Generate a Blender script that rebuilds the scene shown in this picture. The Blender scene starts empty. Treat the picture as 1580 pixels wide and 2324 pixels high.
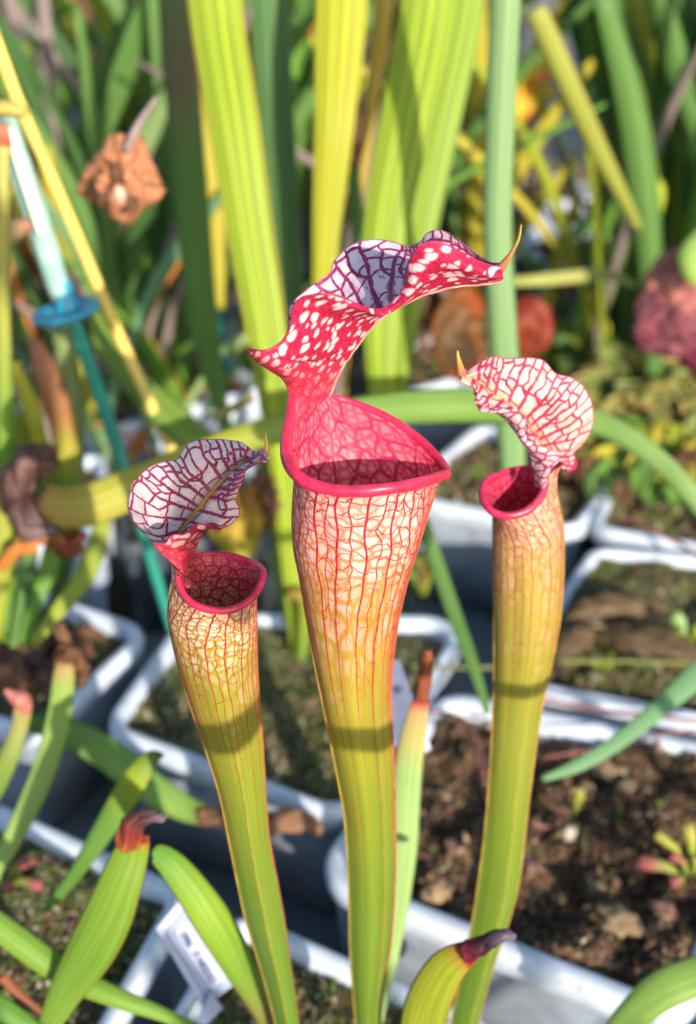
import bpy, bmesh, math, random
import numpy as np
from mathutils import Vector, noise as mnoise

random.seed(7); np.random.seed(7)
scene = bpy.context.scene
COL = scene.collection

# ------------------------------------------------------------------ camera
CAMH = 0.44
PITCH = math.radians(30.0)
TANV = math.tan(math.radians(22.5))
cam_d = bpy.data.cameras.new('camera')
cam = bpy.data.objects.new('camera', cam_d); COL.objects.link(cam)
cam.location = (0, 0, CAMH)
cam.rotation_euler = (math.pi/2 - PITCH, 0, 0)
cam_d.sensor_fit = 'VERTICAL'; cam_d.sensor_height = 36
cam_d.lens = 18/TANV
cam_d.clip_start = 0.01; cam_d.clip_end = 200
cam_d.dof.use_dof = True
cam_d.dof.focus_distance = 0.355
cam_d.dof.aperture_fstop = cam_d.lens/5.6   # aperture about 5.6 mm
cam_d.dof.aperture_blades = 0
scene.camera = cam

# ------------------------------------------------------------------ light
SUN_EL = math.radians(18); SUN_AZ = math.radians(25)     # azimuth to the right of straight behind the camera
sun_dir = Vector((math.sin(SUN_AZ)*math.cos(SUN_EL), -math.cos(SUN_AZ)*math.cos(SUN_EL), math.sin(SUN_EL)))
world = bpy.data.worlds.new('World'); scene.world = world; world.use_nodes = True
wn = world.node_tree; bg = wn.nodes['Background']
sky = wn.nodes.new('ShaderNodeTexSky'); sky.sky_type = 'NISHITA'; sky.sun_disc = False
sky.sun_elevation = SUN_EL
sky.sun_rotation = math.atan2(sun_dir.x, sun_dir.y)
sky.dust_density = 1.0; sky.ozone_density = 1.5
wn.links.new(sky.outputs[0], bg.inputs[0]); bg.inputs[1].default_value = 0.15
sun_d = bpy.data.lights.new('sun', 'SUN'); sun_d.energy = 4.2; sun_d.angle = math.radians(0.6)
sun_d.color = (1.0, 0.88, 0.73)
sun = bpy.data.objects.new('sun', sun_d); COL.objects.link(sun)
sun.rotation_euler = sun_dir.to_track_quat('Z', 'Y').to_euler()
scene.view_settings.view_transform = 'Standard'; scene.view_settings.look = 'None'
scene.view_settings.gamma = 1; scene.view_settings.use_curve_mapping = False
scene.view_settings.exposure = 0.95
scene.cycles.use_denoising = True
scene.cycles.max_bounces = 8; scene.cycles.transmission_bounces = 6
scene.cycles.caustics_reflective = False; scene.cycles.caustics_refractive = False

# ------------------------------------------------------------------ helpers
K = TANV/1162.0
CP, SP = math.cos(PITCH), math.sin(PITCH)
def ray(px, py):
    x = (px-790)*K; y = -(py-1162)*K
    # camera axes: right X, up (0,SP,CP), forward (0,CP,-SP)
    return Vector((x, CP + y*SP, -SP + y*CP))
def W(px, py, Y):
    r = ray(px, py); t = Y/r.y
    return Vector((r.x*t, Y, CAMH + r.z*t))
def G(px, py, h=0.0):
    r = ray(px, py); t = (h-CAMH)/r.z
    return Vector((r.x*t, r.y*t, h))
def mpp(px, py, Y):      # metres per reference pixel there
    r = ray(px, py); return K*Y/r.y

def link(name, me, parent=None, mat=None, smooth=True):
    o = bpy.data.objects.new(name, me); COL.objects.link(o)
    if parent is not None:
        o.parent = parent
        o.matrix_parent_inverse = parent.matrix_world.inverted() if False else o.matrix_parent_inverse
        o.location = -Vector(parent.location)
    if mat is not None:
        for m in (mat if isinstance(mat, (list, tuple)) else [mat]): me.materials.append(m)
    if smooth: me.shade_smooth()
    return o
def tag(o, label=None, cat=None, group=None, kind=None):
    if label: o['label'] = label
    if cat: o['category'] = cat
    if group: o['group'] = group
    if kind: o['kind'] = kind
    return o
def empty(name, loc, label, cat, group=None):
    o = bpy.data.objects.new(name, None); COL.objects.link(o); o.location = loc
    o.empty_display_size = 0.01
    return tag(o, label, cat, group)
def mesh(name, verts, faces, uvs=None, mats=None):
    me = bpy.data.meshes.new(name); me.from_pydata([tuple(v) for v in verts], [], faces)
    if uvs is not None:
        lay = me.uv_layers.new(name='UVMap')
        idx = np.empty(len(me.loops), dtype=np.int32); me.loops.foreach_get('vertex_index', idx)
        uv = np.asarray(uvs, dtype=np.float32)[idx]
        lay.data.foreach_set('uv', uv.ravel())
    if mats is not None:
        me.polygons.foreach_set('material_index', np.asarray(mats, dtype=np.int32))
    me.update(); return me
def crom(P, n, closed=False):
    """Catmull-Rom resample of array P (k,...) to n samples."""
    P = np.asarray(P, dtype=float); k = len(P)
    t = np.linspace(0, k if closed else k-1, n, endpoint=not closed)
    i = np.floor(t).astype(int)
    if not closed: i = np.minimum(i, k-2)
    f = t - i
    def g(j):
        if closed: return P[j % k]
        lo = 2*P[0]-P[1]; hi = 2*P[-1]-P[-2]
        Q = np.concatenate([lo[None], P, hi[None]]); return Q[np.clip(j+1, 0, k+1)]
    a, b, c, d = g(i-1), g(i), g(i+1), g(i+2)
    f = f.reshape((-1,)+(1,)*(P.ndim-1))
    return 0.5*((2*b)+(-a+c)*f+(2*a-5*b+4*c-d)*f**2+(-a+3*b-3*c+d)*f**3)

def grid_mesh(name, Gd, uv=None, closed_u=False, flip=False, matfn=None):
    R, C = Gd.shape[:2]
    faces = []; mats = []
    for i in range(R-1):
        for j in range(C if closed_u else C-1):
            k = (j+1) % C
            f = (i*C+j, i*C+k, (i+1)*C+k, (i+1)*C+j)
            faces.append(f[::-1] if flip else f)
            if matfn: mats.append(matfn(i/(R-1), j/(C-1)))
    return mesh(name, Gd.reshape(-1, 3), faces, None if uv is None else uv.reshape(-1, 2), mats or None)

def patch(name, ctrl, R, C, parent, mat, thick=0.0004, matfn=None, rough=0.0, flip=False):
    """ctrl[rows][cols] 3D points -> smooth sheet with real thickness; UV in metres (across, along)."""
    A = np.array([[tuple(p) for p in row] for row in ctrl])
    B = crom(A, R); B = crom(B.transpose(1, 0, 2), C).transpose(1, 0, 2)
    if rough:
        for i in range(R):
            for j in range(C):
                p = Vector(B[i, j]); n = mnoise.noise_vector(p*260.0)
                B[i, j] += np.array(n)*rough
    mid = B[:, C//2]
    along = np.concatenate([[0], np.cumsum(np.linalg.norm(np.diff(mid, axis=0), axis=1))])
    dv = np.linalg.norm(np.diff(B, axis=1), axis=2)
    ac = np.concatenate([np.zeros((R, 1)), np.cumsum(dv, axis=1)], axis=1)
    ac = ac - ac[:, C//2:C//2+1]
    uv = np.stack([ac, np.repeat(along[:, None], C, 1)], axis=2)
    me = grid_mesh(name, B, uv, matfn=matfn, flip=flip)
    o = link(name, me, parent, mat)
    if thick:
        m = o.modifiers.new('thickness', 'SOLIDIFY'); m.thickness = thick; m.offset = 0
    return o, B

def sweep(name, pts, wid, dep, parent, mat, n=14, seg=40, twist=0.0, keel=0.0, square=1.0, side=None, ribs=0.0):
    """closed elliptic tube along pts; wid = full widths (m) across the view, dep = full thicknesses."""
    P = crom([tuple(p) for p in pts], seg)
    Wd = crom(np.array(wid, float)[:, None], seg)[:, 0]; D = crom(np.array(dep, float)[:, None], seg)[:, 0]
    Wd = np.maximum(Wd, 2e-5); D = np.maximum(D, 2e-5)
    T = np.gradient(P, axis=0); T /= np.linalg.norm(T, axis=1)[:, None]+1e-12
    vs = []; uv = []
    L = np.concatenate([[0], np.cumsum(np.linalg.norm(np.diff(P, axis=0), axis=1))]); L /= L[-1]
    for i in range(seg):
        view = Vector(P[i]) - Vector((0, 0, CAMH)) if side is None else Vector(side)
        t = Vector(T[i]); a = t.cross(view).normalized(); b = a.cross(t).normalized()
        tw = twist*L[i]; ca, sa = math.cos(tw), math.sin(tw)
        a, b = a*ca + b*sa, b*ca - a*sa
        for j in range(n):
            ph = 2*math.pi*j/n
            x = math.cos(ph); y = math.sin(ph)
            y = math.copysign(abs(y)**square, y)
            yy = y - keel*(1-x*x)*1.0 + ribs*math.cos(x*9.5+1.0)
            p = Vector(P[i]) + a*(x*Wd[i]/2) + b*(yy*D[i]/2)
            vs.append(p); uv.append((0.5+0.5*x, L[i]))
    fs = []
    for i in range(seg-1):
        for j in range(n):
            k = (j+1) % n; fs.append((i*n+j, i*n+k, (i+1)*n+k, (i+1)*n+j))
    fs.append(tuple(range(n))[::-1]); fs.append(tuple((seg-1)*n+j for j in range(n)))
    me = mesh(name, vs, fs, uv)
    return link(name, me, parent, mat)

def leaf(name, spec, parent, mat, flat=0.15, keel=0.9, twist=0.0, **kw):
    """spec: (px, py, Y, width in reference pixels)"""
    pts = [W(a, b, c) for a, b, c, d in spec]
    wd = [d*mpp(a, b, c) for a, b, c, d in spec]
    dp = [max(w*flat, 0.0008) for w in wd]
    return sweep(name, pts, wd, dp, parent, mat, keel=keel, twist=twist, **kw)

# ------------------------------------------------------------------ materials
def newmat(name):
    m = bpy.data.materials.new(name); m.use_nodes = True
    nt = m.node_tree; nt.nodes.clear(); return m, nt
def N(nt, t, **kw):
    n = nt.nodes.new('ShaderNode'+t)
    for k, v in kw.items():
        if k.startswith('i_'):
            n.inputs[int(k[2:])].default_value = v
        else: setattr(n, k, v)
    return n
def lk(nt, a, b): nt.links.new(a, b)
def math_(nt, op, a, b=None, clamp=False):
    n = N(nt, 'Math', operation=op, use_clamp=clamp)
    for i, v in enumerate((a, b)):
        if v is None: continue
        if isinstance(v, (int, float)): n.inputs[i].default_value = v
        else: lk(nt, v, n.inputs[i])
    return n.outputs[0]
def ramp(nt, fac, stops, interp='LINEAR'):
    r = N(nt, 'ValToRGB'); cr = r.color_ramp; cr.interpolation = interp
    while len(cr.elements) > 1: cr.elements.remove(cr.elements[-1])
    for i, (p, c) in enumerate(stops):
        e = cr.elements[0] if i == 0 else cr.elements.new(p)
        e.position = p
        if isinstance(c, (int, float)): c = (c, c, c)
        e.color = (*c, 1)
    lk(nt, fac, r.inputs[0]); return r.outputs[0]
def mix(nt, fac, a, b, blend='MIX'):
    n = N(nt, 'Mix', data_type='RGBA', blend_type=blend)
    for s, v in ((n.inputs[0], fac), (n.inputs[6], a), (n.inputs[7], b)):
        if isinstance(v, (int, float)): s.default_value = v
        elif isinstance(v, tuple): s.default_value = (*v, 1)
        else: lk(nt, v, s)
    return n.outputs[2]
def mapr(nt, v, a, b, c=0.0, d=1.0, smooth=True):
    n = N(nt, 'MapRange', interpolation_type='SMOOTHSTEP' if smooth else 'LINEAR')
    lk(nt, v, n.inputs[0])
    for i, x in enumerate((a, b, c, d)): n.inputs[i+1].default_value = x
    return n.outputs[0]
def finish(nt, col, transl=0.35, rough=0.45, bump=None, bstr=0.2, bdist=0.0005, spec=0.4, sss=None, coat=0.0):
    out = N(nt, 'OutputMaterial'); p = N(nt, 'BsdfPrincipled')
    p.inputs['Roughness'].default_value = rough
    p.inputs['Specular IOR Level'].default_value = spec
    p.inputs['Coat Weight'].default_value = coat
    if isinstance(col, tuple): p.inputs['Base Color'].default_value = (*col, 1)
    else: lk(nt, col, p.inputs['Base Color'])
    bo = None
    if bump is not None:
        b = N(nt, 'Bump'); b.inputs['Strength'].default_value = bstr; b.inputs['Distance'].default_value = bdist
        lk(nt, bump, b.inputs['Height']); lk(nt, b.outputs[0], p.inputs['Normal']); bo = b.outputs[0]
    if transl > 0:
        t = N(nt, 'BsdfTranslucent')
        if isinstance(col, tuple): t.inputs[0].default_value = (*col, 1)
        else: lk(nt, col, t.inputs[0])
        if bo is not None: lk(nt, bo, t.inputs['Normal'])
        mx = N(nt, 'MixShader'); mx.inputs[0].default_value = transl
        lk(nt, p.outputs[0], mx.inputs[1]); lk(nt, t.outputs[0], mx.inputs[2]); lk(nt, mx.outputs[0], out.inputs[0])
    else: lk(nt, p.outputs[0], out.inputs[0])
def uvxy(nt):
    u = N(nt, 'UVMap'); s = N(nt, 'SeparateXYZ'); lk(nt, u.outputs[0], s.inputs[0])
    return u.outputs[0], s.outputs[0], s.outputs[1]
def objnoise(nt, scale, detail=4, rough=0.6):
    tc = N(nt, 'TexCoord'); n = N(nt, 'TexNoise'); n.inputs['Scale'].default_value = scale
    n.inputs['Detail'].default_value = detail; n.inputs['Roughness'].default_value = rough
    lk(nt, tc.outputs['Object'], n.inputs[0]); return n.outputs[0]

def leaf_mat(name, base, ends=None, edge=None, stripe=0.22, transl=0.38, rough=0.5, edgew=0.06, spots=0.15):
    """base colour, or ramp 'ends' of (position along leaf, colour); edge colour on the margins; lengthwise stripes"""
    m, nt = newmat(name); uv, u, v = uvxy(nt)
    nz = objnoise(nt, 60, 4)
    vv = math_(nt, 'ADD', v, math_(nt, 'MULTIPLY', math_(nt, 'SUBTRACT', nz, 0.5), 0.05))
    c = ramp(nt, vv, ends) if ends else ramp(nt, vv, [(0, base), (1, base)])
    # lengthwise stripes
    mp = N(nt, 'Mapping'); mp.inputs['Scale'].default_value = (9, 0.7, 1); lk(nt, uv, mp.inputs[0])
    n2 = N(nt, 'TexNoise'); n2.inputs['Scale'].default_value = 1.6; n2.inputs['Detail'].default_value = 3; lk(nt, mp.outputs[0], n2.inputs[0])
    st = mapr(nt, n2.outputs[0], 0.3, 0.7, 1-stripe, 1+stripe*0.7)
    hs = N(nt, 'HueSaturation'); lk(nt, c, hs.inputs['Color']); lk(nt, st, hs.inputs['Value'])
    c = hs.outputs[0]
    sp = mapr(nt, objnoise(nt, 420, 2), 0.62, 0.74)
    c = mix(nt, math_(nt, 'MULTIPLY', sp, spots), c, (0.16, 0.07, 0.02))
    if edge:
        d = math_(nt, 'ABSOLUTE', math_(nt, 'SUBTRACT', u, 0.5))
        c = mix(nt, mapr(nt, d, 0.5-edgew, 0.5, 0, 0.85), c, edge)
    wv = n2.outputs[0]
    finish(nt, c, transl, rough, bump=math_(nt, 'ADD', wv, objnoise(nt, 300, 4)), bstr=0.25, bdist=0.0004, spec=0.25)
    return m

def plain_mat(name, col, rough=0.5, transl=0.0, nscale=40, amt=0.25, spec=0.5, dirt=None, coat=0):
    m, nt = newmat(name); nz = objnoise(nt, nscale, 5)
    c = mix(nt, mapr(nt, nz, 0.3, 0.7, 0, 1), tuple(x*(1-amt) for x in col), tuple(min(1, x*(1+amt*0.5)) for x in col))
    if dirt:
        d = mapr(nt, objnoise(nt, nscale*0.8+13, 8, 0.75), 0.54, 0.70, 0, 0.7)
        c = mix(nt, d, c, dirt)
    finish(nt, c, transl, rough, spec=spec, bump=nz, bstr=0.15, bdist=0.001, coat=coat)
    return m

def vein_mask(nt, coord, scale, width, soft, stretch=(1, 1), warp=0.15, rnd=1.0, rounding=0.0):
    """1 on the veins of an irregular net"""
    mp = N(nt, 'Mapping'); mp.inputs['Scale'].default_value = (stretch[0]*scale, stretch[1]*scale, 1); lk(nt, coord, mp.inputs[0])
    nz = N(nt, 'TexNoise'); nz.inputs['Scale'].default_value = 1.3; nz.inputs['Detail'].default_value = 3; lk(nt, mp.outputs[0], nz.inputs[0])
    vm = N(nt, 'VectorMath', operation='MULTIPLY_ADD'); lk(nt, nz.outputs[1], vm.inputs[0])
    vm.inputs[1].default_value = (warp*4,)*3; lk(nt, mp.outputs[0], vm.inputs[2])
    vo = N(nt, 'TexVoronoi', feature='DISTANCE_TO_EDGE', voronoi_dimensions='2D'); vo.inputs['Scale'].default_value = 1
    vo.inputs['Randomness'].default_value = rnd
    lk(nt, vm.outputs[0], vo.inputs[0])
    v1 = N(nt, 'TexVoronoi', feature='F1', voronoi_dimensions='2D'); v1.inputs['Scale'].default_value = 1
    v1.inputs['Randomness'].default_value = rnd; lk(nt, vm.outputs[0], v1.inputs[0])
    dv_ = vo.outputs['Distance']
    if rounding:
        wn_ = N(nt, 'TexNoise'); wn_.inputs['Scale'].default_value = 0.55; wn_.inputs['Detail'].default_value = 2; lk(nt, mp.outputs[0], wn_.inputs[0])
        dv_ = math_(nt, 'SUBTRACT', dv_, math_(nt, 'MULTIPLY', math_(nt, 'SUBTRACT', wn_.outputs[0], .5), .22))
    e = mapr(nt, dv_, width, width+soft, 1, 0)
    if rounding: e = math_(nt, 'MAXIMUM', e, mapr(nt, v1.outputs['Distance'], 0.50, 0.72, 0, rounding))
    return e, vo.outputs['Distance']

def lid_mat(name, cell, cell2, vein, fine, scale=230, stretch=(0.85, 1.0), width=0.05, rib=None, transl=0.45, edge=None, keepnet=0.0):
    m, nt = newmat(name); uv, u, v = uvxy(nt)
    m1, d1 = vein_mask(nt, uv, scale, width, 0.10, stretch, 0.15, 0.85, 1.0)
    m2, d2 = vein_mask(nt, uv, scale*2.6, 0.02, 0.05, stretch, 0.1)
    base = mix(nt, mapr(nt, objnoise(nt, 90, 3), 0.35, 0.65), cell, cell2)
    c = mix(nt, mapr(nt, objnoise(nt, 230, 4), 0.46, 0.70, 0, 0.3), base, fine)
    c = mix(nt, math_(nt, 'MULTIPLY', m2, 0.22), c, fine)
    if rib:
        au = math_(nt, 'ABSOLUTE', u)
        c = mix(nt, mapr(nt, au, 0.0003, 0.0035, 0.75, 0), c, rib)
        m1 = math_(nt, 'MULTIPLY', m1, mapr(nt, au, 0.001, 0.003, 0.25, 1))
    c = mix(nt, math_(nt, 'MULTIPLY', m1, keepnet), c, vein)
    finish(nt, c, transl, 0.5, bump=objnoise(nt, 500, 4), bstr=0.35, bdist=0.0004, spec=0.3)
    return m
def spot_mat(name, red, dark, spot, scale=330, transl=0.35, neck=(0.74, 0.055, 0.11), off=0.0):
    m, nt = newmat(name); uv, u, v = uvxy(nt)
    mp = N(nt, 'Mapping'); mp.inputs['Scale'].default_value = (scale, scale*0.8, 1); lk(nt, uv, mp.inputs[0])
    nz = N(nt, 'TexNoise'); nz.inputs['Scale'].default_value = 1.0; lk(nt, mp.outputs[0], nz.inputs[0])
    vm = N(nt, 'VectorMath', operation='MULTIPLY_ADD'); lk(nt, nz.outputs[1], vm.inputs[0]); vm.inputs[1].default_value = (0.7,)*3; lk(nt, mp.outputs[0], vm.inputs[2])
    vo = N(nt, 'TexVoronoi', voronoi_dimensions='2D'); lk(nt, vm.outputs[0], vo.inputs[0]); vo.inputs['Scale'].default_value = 1
    sz = N(nt, 'SeparateXYZ'); lk(nt, vo.outputs['Color'], sz.inputs[0])
    dd = math_(nt, 'ADD', vo.outputs['Distance'], math_(nt, 'MULTIPLY', sz.outputs[0], 0.32))
    # fewer spots and a more even pink near the neck (v small)
    vfac = mapr(nt, v, 0.018+off, 0.032+off, 0.12, 1)
    sm = math_(nt, 'MULTIPLY', mapr(nt, dd, 0.34, 0.54, 1, 0), vfac)
    fz = N(nt, 'TexNoise'); fz.inputs['Scale'].default_value = 5; fz.inputs['Detail'].default_value = 3; lk(nt, mp.outputs[0], fz.inputs[0])
    net, _ = vein_mask(nt, uv, scale*0.8, 0.04, 0.1, (1, 0.7), 0.2)
    c = mix(nt, mapr(nt, fz.outputs[0], 0.4, 0.62), red, dark)
    c = mix(nt, math_(nt, 'MULTIPLY', net, 0.5), c, dark)
    c = mix(nt, mapr(nt, v, 0.020+off, 0.034+off, 0.85, 0), c, neck)
    c = mix(nt, math_(nt, 'MULTIPLY', net, mapr(nt, v, 0.020+off, 0.034+off, 0.6, 0)), c, dark)
    c = mix(nt, sm, c, spot)
    finish(nt, c, transl, 0.6, bump=fz.outputs[0], bstr=0.6, bdist=0.0004, spec=0.25)
    return m

def tube_mat(name, ends, vein, cells, nv=17, top=0.72, full=0.88, transl=0.38, seed=0.0, netsc=(13, 9), dens=1.0, tint=0.2):
    """pitcher wall: u round the tube, v from 0 at the foot to 1 at the mouth. Long veins, and a net of veins with pale windows near the mouth."""
    m, nt = newmat(name); uv, u, v = uvxy(nt)
    nz = objnoise(nt, 70, 3)
    vv = math_(nt, 'ADD', v, math_(nt, 'MULTIPLY', math_(nt, 'SUBTRACT', nz, 0.5), 0.07))
    c = ramp(nt, vv, ends)
    mp0 = N(nt, 'Mapping'); mp0.inputs['Scale'].default_value = (11, 1.2, 1); lk(nt, uv, mp0.inputs[0])
    sn = N(nt, 'TexNoise'); sn.inputs['Scale'].default_value = 1; lk(nt, mp0.outputs[0], sn.inputs[0])
    hs = N(nt, 'HueSaturation'); lk(nt, c, hs.inputs['Color']); lk(nt, mapr(nt, sn.outputs[0], 0.3, 0.7, 0.86, 1.1), hs.inputs['Value']); c = hs.outputs[0]
    # long veins
    wz = N(nt, 'TexNoise'); wz.inputs['Scale'].default_value = 1; wz.inputs['Detail'].default_value = 4
    mw = N(nt, 'Mapping'); mw.inputs['Scale'].default_value = (5, 13, 1); mw.inputs['Location'].default_value = (seed, seed, 0); lk(nt, uv, mw.inputs[0]); lk(nt, mw.outputs[0], wz.inputs[0])
    amp = mapr(nt, v, 0.35, 0.95, 0.5, 2.0)
    uu = math_(nt, 'ADD', math_(nt, 'MULTIPLY', u, nv), math_(nt, 'MULTIPLY', math_(nt, 'SUBTRACT', wz.outputs[0], 0.5), amp))
    fr = math_(nt, 'ABSOLUTE', math_(nt, 'SUBTRACT', math_(nt, 'FRACT', uu), 0.5))
    lw = mapr(nt, v, 0.3, 0.9, 0.025, 0.05)
    long1 = math_(nt, 'SUBTRACT', 1, math_(nt, 'DIVIDE', fr, math_(nt, 'MULTIPLY', lw, 1.6)), True)
    long1 = math_(nt, 'MULTIPLY', math_(nt, 'POWER', long1, 0.5), mapr(nt, v, 0.30, 0.66, 0.04, 0.92))
    fr2 = math_(nt, 'ABSOLUTE', math_(nt, 'SUBTRACT', math_(nt, 'FRACT', math_(nt, 'MULTIPLY', uu, 2.0)), 0.5))
    long2 = math_(nt, 'SUBTRACT', 1, math_(nt, 'DIVIDE', fr2, 0.10), True)
    gate = mapr(nt, wz.outputs[0], 0.47, 0.6)
    long2 = math_(nt, 'MULTIPLY', math_(nt, 'MULTIPLY', long2, gate), mapr(nt, v, 0.35, 0.62, 0.0, 0.75))
    # nets
    n1, d1 = vein_mask(nt, uv, 1, 0.02, 0.03, netsc, 0.16)
    n2, d2 = vein_mask(nt, uv, 1, 0.025, 0.05, (netsc[0]*2.4, netsc[1]*2.7), 0.14)
    patchy = math_(nt, 'ADD', vv, math_(nt, 'MULTIPLY', math_(nt, 'SUBTRACT', wz.outputs[0], 0.5), 0.5))
    topm = mapr(nt, patchy, top-0.14, top+0.12); fullm = mapr(nt, patchy, full-0.30, full+.04)
    n1 = math_(nt, 'MULTIPLY', n1, math_(nt, 'MULTIPLY', topm, 0.95))
    n2 = math_(nt, 'MULTIPLY', n2, math_(nt, 'MULTIPLY', fullm, 0.65*dens))
    win = math_(nt, 'MULTIPLY', mapr(nt, d2, 0.08, 0.24), mapr(nt, patchy, top-0.16, full+.02, 0, 0.95))
    win = math_(nt, 'MULTIPLY', win, mapr(nt, nz, 0.30, 0.55, 0.45, 1))
    c = mix(nt, win, c, cells)
    vm_ = math_(nt, 'MAXIMUM', math_(nt, 'MULTIPLY', n2, 0.5), math_(nt, 'MULTIPLY', long2, 0.35))
    c = mix(nt, vm_, c, vein)
    ud = math_(nt, 'ABSOLUTE', math_(nt, 'SUBTRACT', math_(nt, 'FRACT', math_(nt, 'ADD', u, .53)), .5))
    c = mix(nt, math_(nt, 'MULTIPLY', mapr(nt, ud, 0.02, 0.085, 1, 0), mapr(nt, v, 0.35, 0.62, 0, tint)), c, (.60, .12, .04))
    sp = mapr(nt, objnoise(nt, 700, 2), 0.68, 0.76, 0, 0.5)
    c = mix(nt, sp, c, vein)
    scar = mapr(nt, objnoise(nt, 230, 6, .75), 0.635, 0.69, 0, .5); c = mix(nt, scar, c, (.22, .10, .04))
    finish(nt, c, transl, 0.45, bump=math_(nt, 'ADD', vm_, objnoise(nt, 900, 3)), bstr=0.35, bdist=0.0004, spec=0.3)
    return m

# ------------------------------------------------------------------ ground
def noisy_plane(name, x0, x1, y0, y1, z, nx, ny, amp, sc, mat):
    vs = []; fs = []
    for j in range(ny+1):
        for i in range(nx+1):
            x = x0+(x1-x0)*i/nx; y = y0+(y1-y0)*j/ny
            vs.append((x, y, z+amp*mnoise.fractal(Vector((x, y, 0))*sc, 1.0, 2.0, 4)))
    for j in range(ny):
        for i in range(nx):
            a = j*(nx+1)+i; fs.append((a, a+1, a+nx+2, a+nx+1))
    return link(name, mesh(name, vs, fs), None, mat)

def ground_mat():
    m, nt = newmat('wet_bench_liner')
    nz = objnoise(nt, 9, 6, 0.65); n2 = objnoise(nt, 60, 4)
    c = ramp(nt, nz, [(0.3, (0.07, 0.09, 0.115)), (0.5, (0.12, 0.15, 0.18)), (0.62, (0.16, 0.17, 0.17)), (0.75, (0.16, 0.13, 0.10))])
    finish(nt, c, 0, 0.45, bump=n2, bstr=0.3, bdist=0.002)
    return m
def far_mat():
    m, nt = newmat('gravel_and_litter')
    nz = objnoise(nt, 14, 6, 0.7); n2 = objnoise(nt, 50, 4)
    c = ramp(nt, nz, [(0.30, (0.05, 0.06, 0.06)), (0.45, (0.16, 0.16, 0.15)), (0.55, (0.26, 0.23, 0.19)), (0.64, (0.16, 0.18, 0.10)), (0.75, (0.38, 0.37, 0.36))])
    finish(nt, c, 0, 0.8, bump=n2, bstr=0.6, bdist=0.004)
    return m
BENCH = -0.095
g = noisy_plane('ground', -40, 40, -10, 120, BENCH-0.03, 40, 60, 0.0, 1, far_mat()); tag(g, kind='structure')
g = noisy_plane('bench_top', -1.6, 1.8, -1.4, 0.95, BENCH, 60, 60, 0.0015, 20, ground_mat()); tag(g, kind='structure')

# ------------------------------------------------------------------ pots
def rounded(corners, r, n=8):
    pts = []; k = len(corners)
    for i in range(k):
        p = Vector(corners[i]).to_2d(); a = Vector(corners[i-1]).to_2d(); b = Vector(corners[(i+1) % k]).to_2d()
        u = (a-p).normalized(); w = (b-p).normalized()
        ang = u.angle(w); d = r/math.tan(ang/2)
        s = p+u*d; e = p+w*d; c = p+(u+w).normalized()*(r/math.sin(ang/2))
        a0 = math.atan2((s-c).y, (s-c).x); a1 = math.atan2((e-c).y, (e-c).x)
        da = (a1-a0+math.pi) % (2*math.pi)-math.pi
        for j in range(n+1):
            t = a0+da*j/n; pts.append(Vector((c.x+r*math.cos(t), c.y+r*math.sin(t))))
        m = (Vector(corners[(i+1) % k]).to_2d())
        # a few points along the straight side so that it can be uneven
        e2 = e; nx = Vector(corners[(i+2) % k]).to_2d(); v2 = (nx-m).normalized(); u2 = (p-m).normalized()
        an = u2.angle(v2); s2 = m+u2*(r/math.tan(an/2))
        for j in range(1, 8): pts.append(e2.lerp(s2, j/8))
    return pts
def inset(pts, d):
    out = []; n = len(pts)
    c = sum(pts, Vector((0, 0)))/n
    for i in range(n):
        t = (pts[(i+1) % n]-pts[i-1]).normalized(); nn = Vector((-t.y, t.x))
        if nn.dot(c-pts[i]) < 0: nn = -nn
        out.append(pts[i]+nn*d)
    return out
def loft(name, rings, parent, mat, cap_last=False):
    n = len(rings[0][0]); vs = []; fs = []
    for pts, z in rings:
        for p in pts: vs.append((p.x, p.y, z))
    for i in range(len(rings)-1):
        for j in range(n):
            k = (j+1) % n; fs.append((i*n+j, i*n+k, (i+1)*n+k, (i+1)*n+j))
    if cap_last: fs.append(tuple((len(rings)-1)*n+j for j in range(n)))
    return link(name, mesh(name, vs, fs), parent, mat)
WHITE = plain_mat('white_plastic', (0.58, 0.66, 0.78), 0.42, 0.12, 60, 0.18, dirt=(0.26, 0.26, 0.20))  # bluish cast of shade is put into the white base colour
WHITE_SHADED = plain_mat('white_plastic_wall', (0.34, 0.41, 0.52), 0.45, 0.0, 25, 0.2, dirt=(0.20, 0.21, 0.22))  # white plastic again, darkened to put shade on the pot walls
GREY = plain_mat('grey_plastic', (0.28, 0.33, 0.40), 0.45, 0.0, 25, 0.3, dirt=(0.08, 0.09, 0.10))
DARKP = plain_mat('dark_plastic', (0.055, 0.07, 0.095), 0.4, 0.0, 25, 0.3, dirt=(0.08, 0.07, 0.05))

def soil_mat(name, stops, bump=0.003):
    m, nt = newmat(name)
    a = objnoise(nt, 130, 6, 0.7); b = objnoise(nt, 33, 3)
    s = math_(nt, 'ADD', math_(nt, 'MULTIPLY', a, 0.7), math_(nt, 'MULTIPLY', b, 0.3))
    c = ramp(nt, s, stops); fine = objnoise(nt, 500, 4, 0.7)
    finish(nt, c, 0, 0.85, bump=fine, bstr=0.8, bdist=bump)
    return m
MOSS = soil_mat('moss', [(0.36, (0.015, 0.03, 0.010)), (0.46, (0.06, 0.085, 0.018)), (0.54, (0.15, 0.15, 0.035)), (0.60, (0.19, 0.16, 0.07)), (0.68, (0.42, 0.42, 0.34))])
PEAT = soil_mat('peat', [(0.36, (0.012, 0.009, 0.008)), (0.45, (0.065, 0.036, 0.022)), (0.53, (0.15, 0.08, 0.042)), (0.61, (0.26, 0.17, 0.09)), (0.70, (0.34, 0.27, 0.18))])
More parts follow.
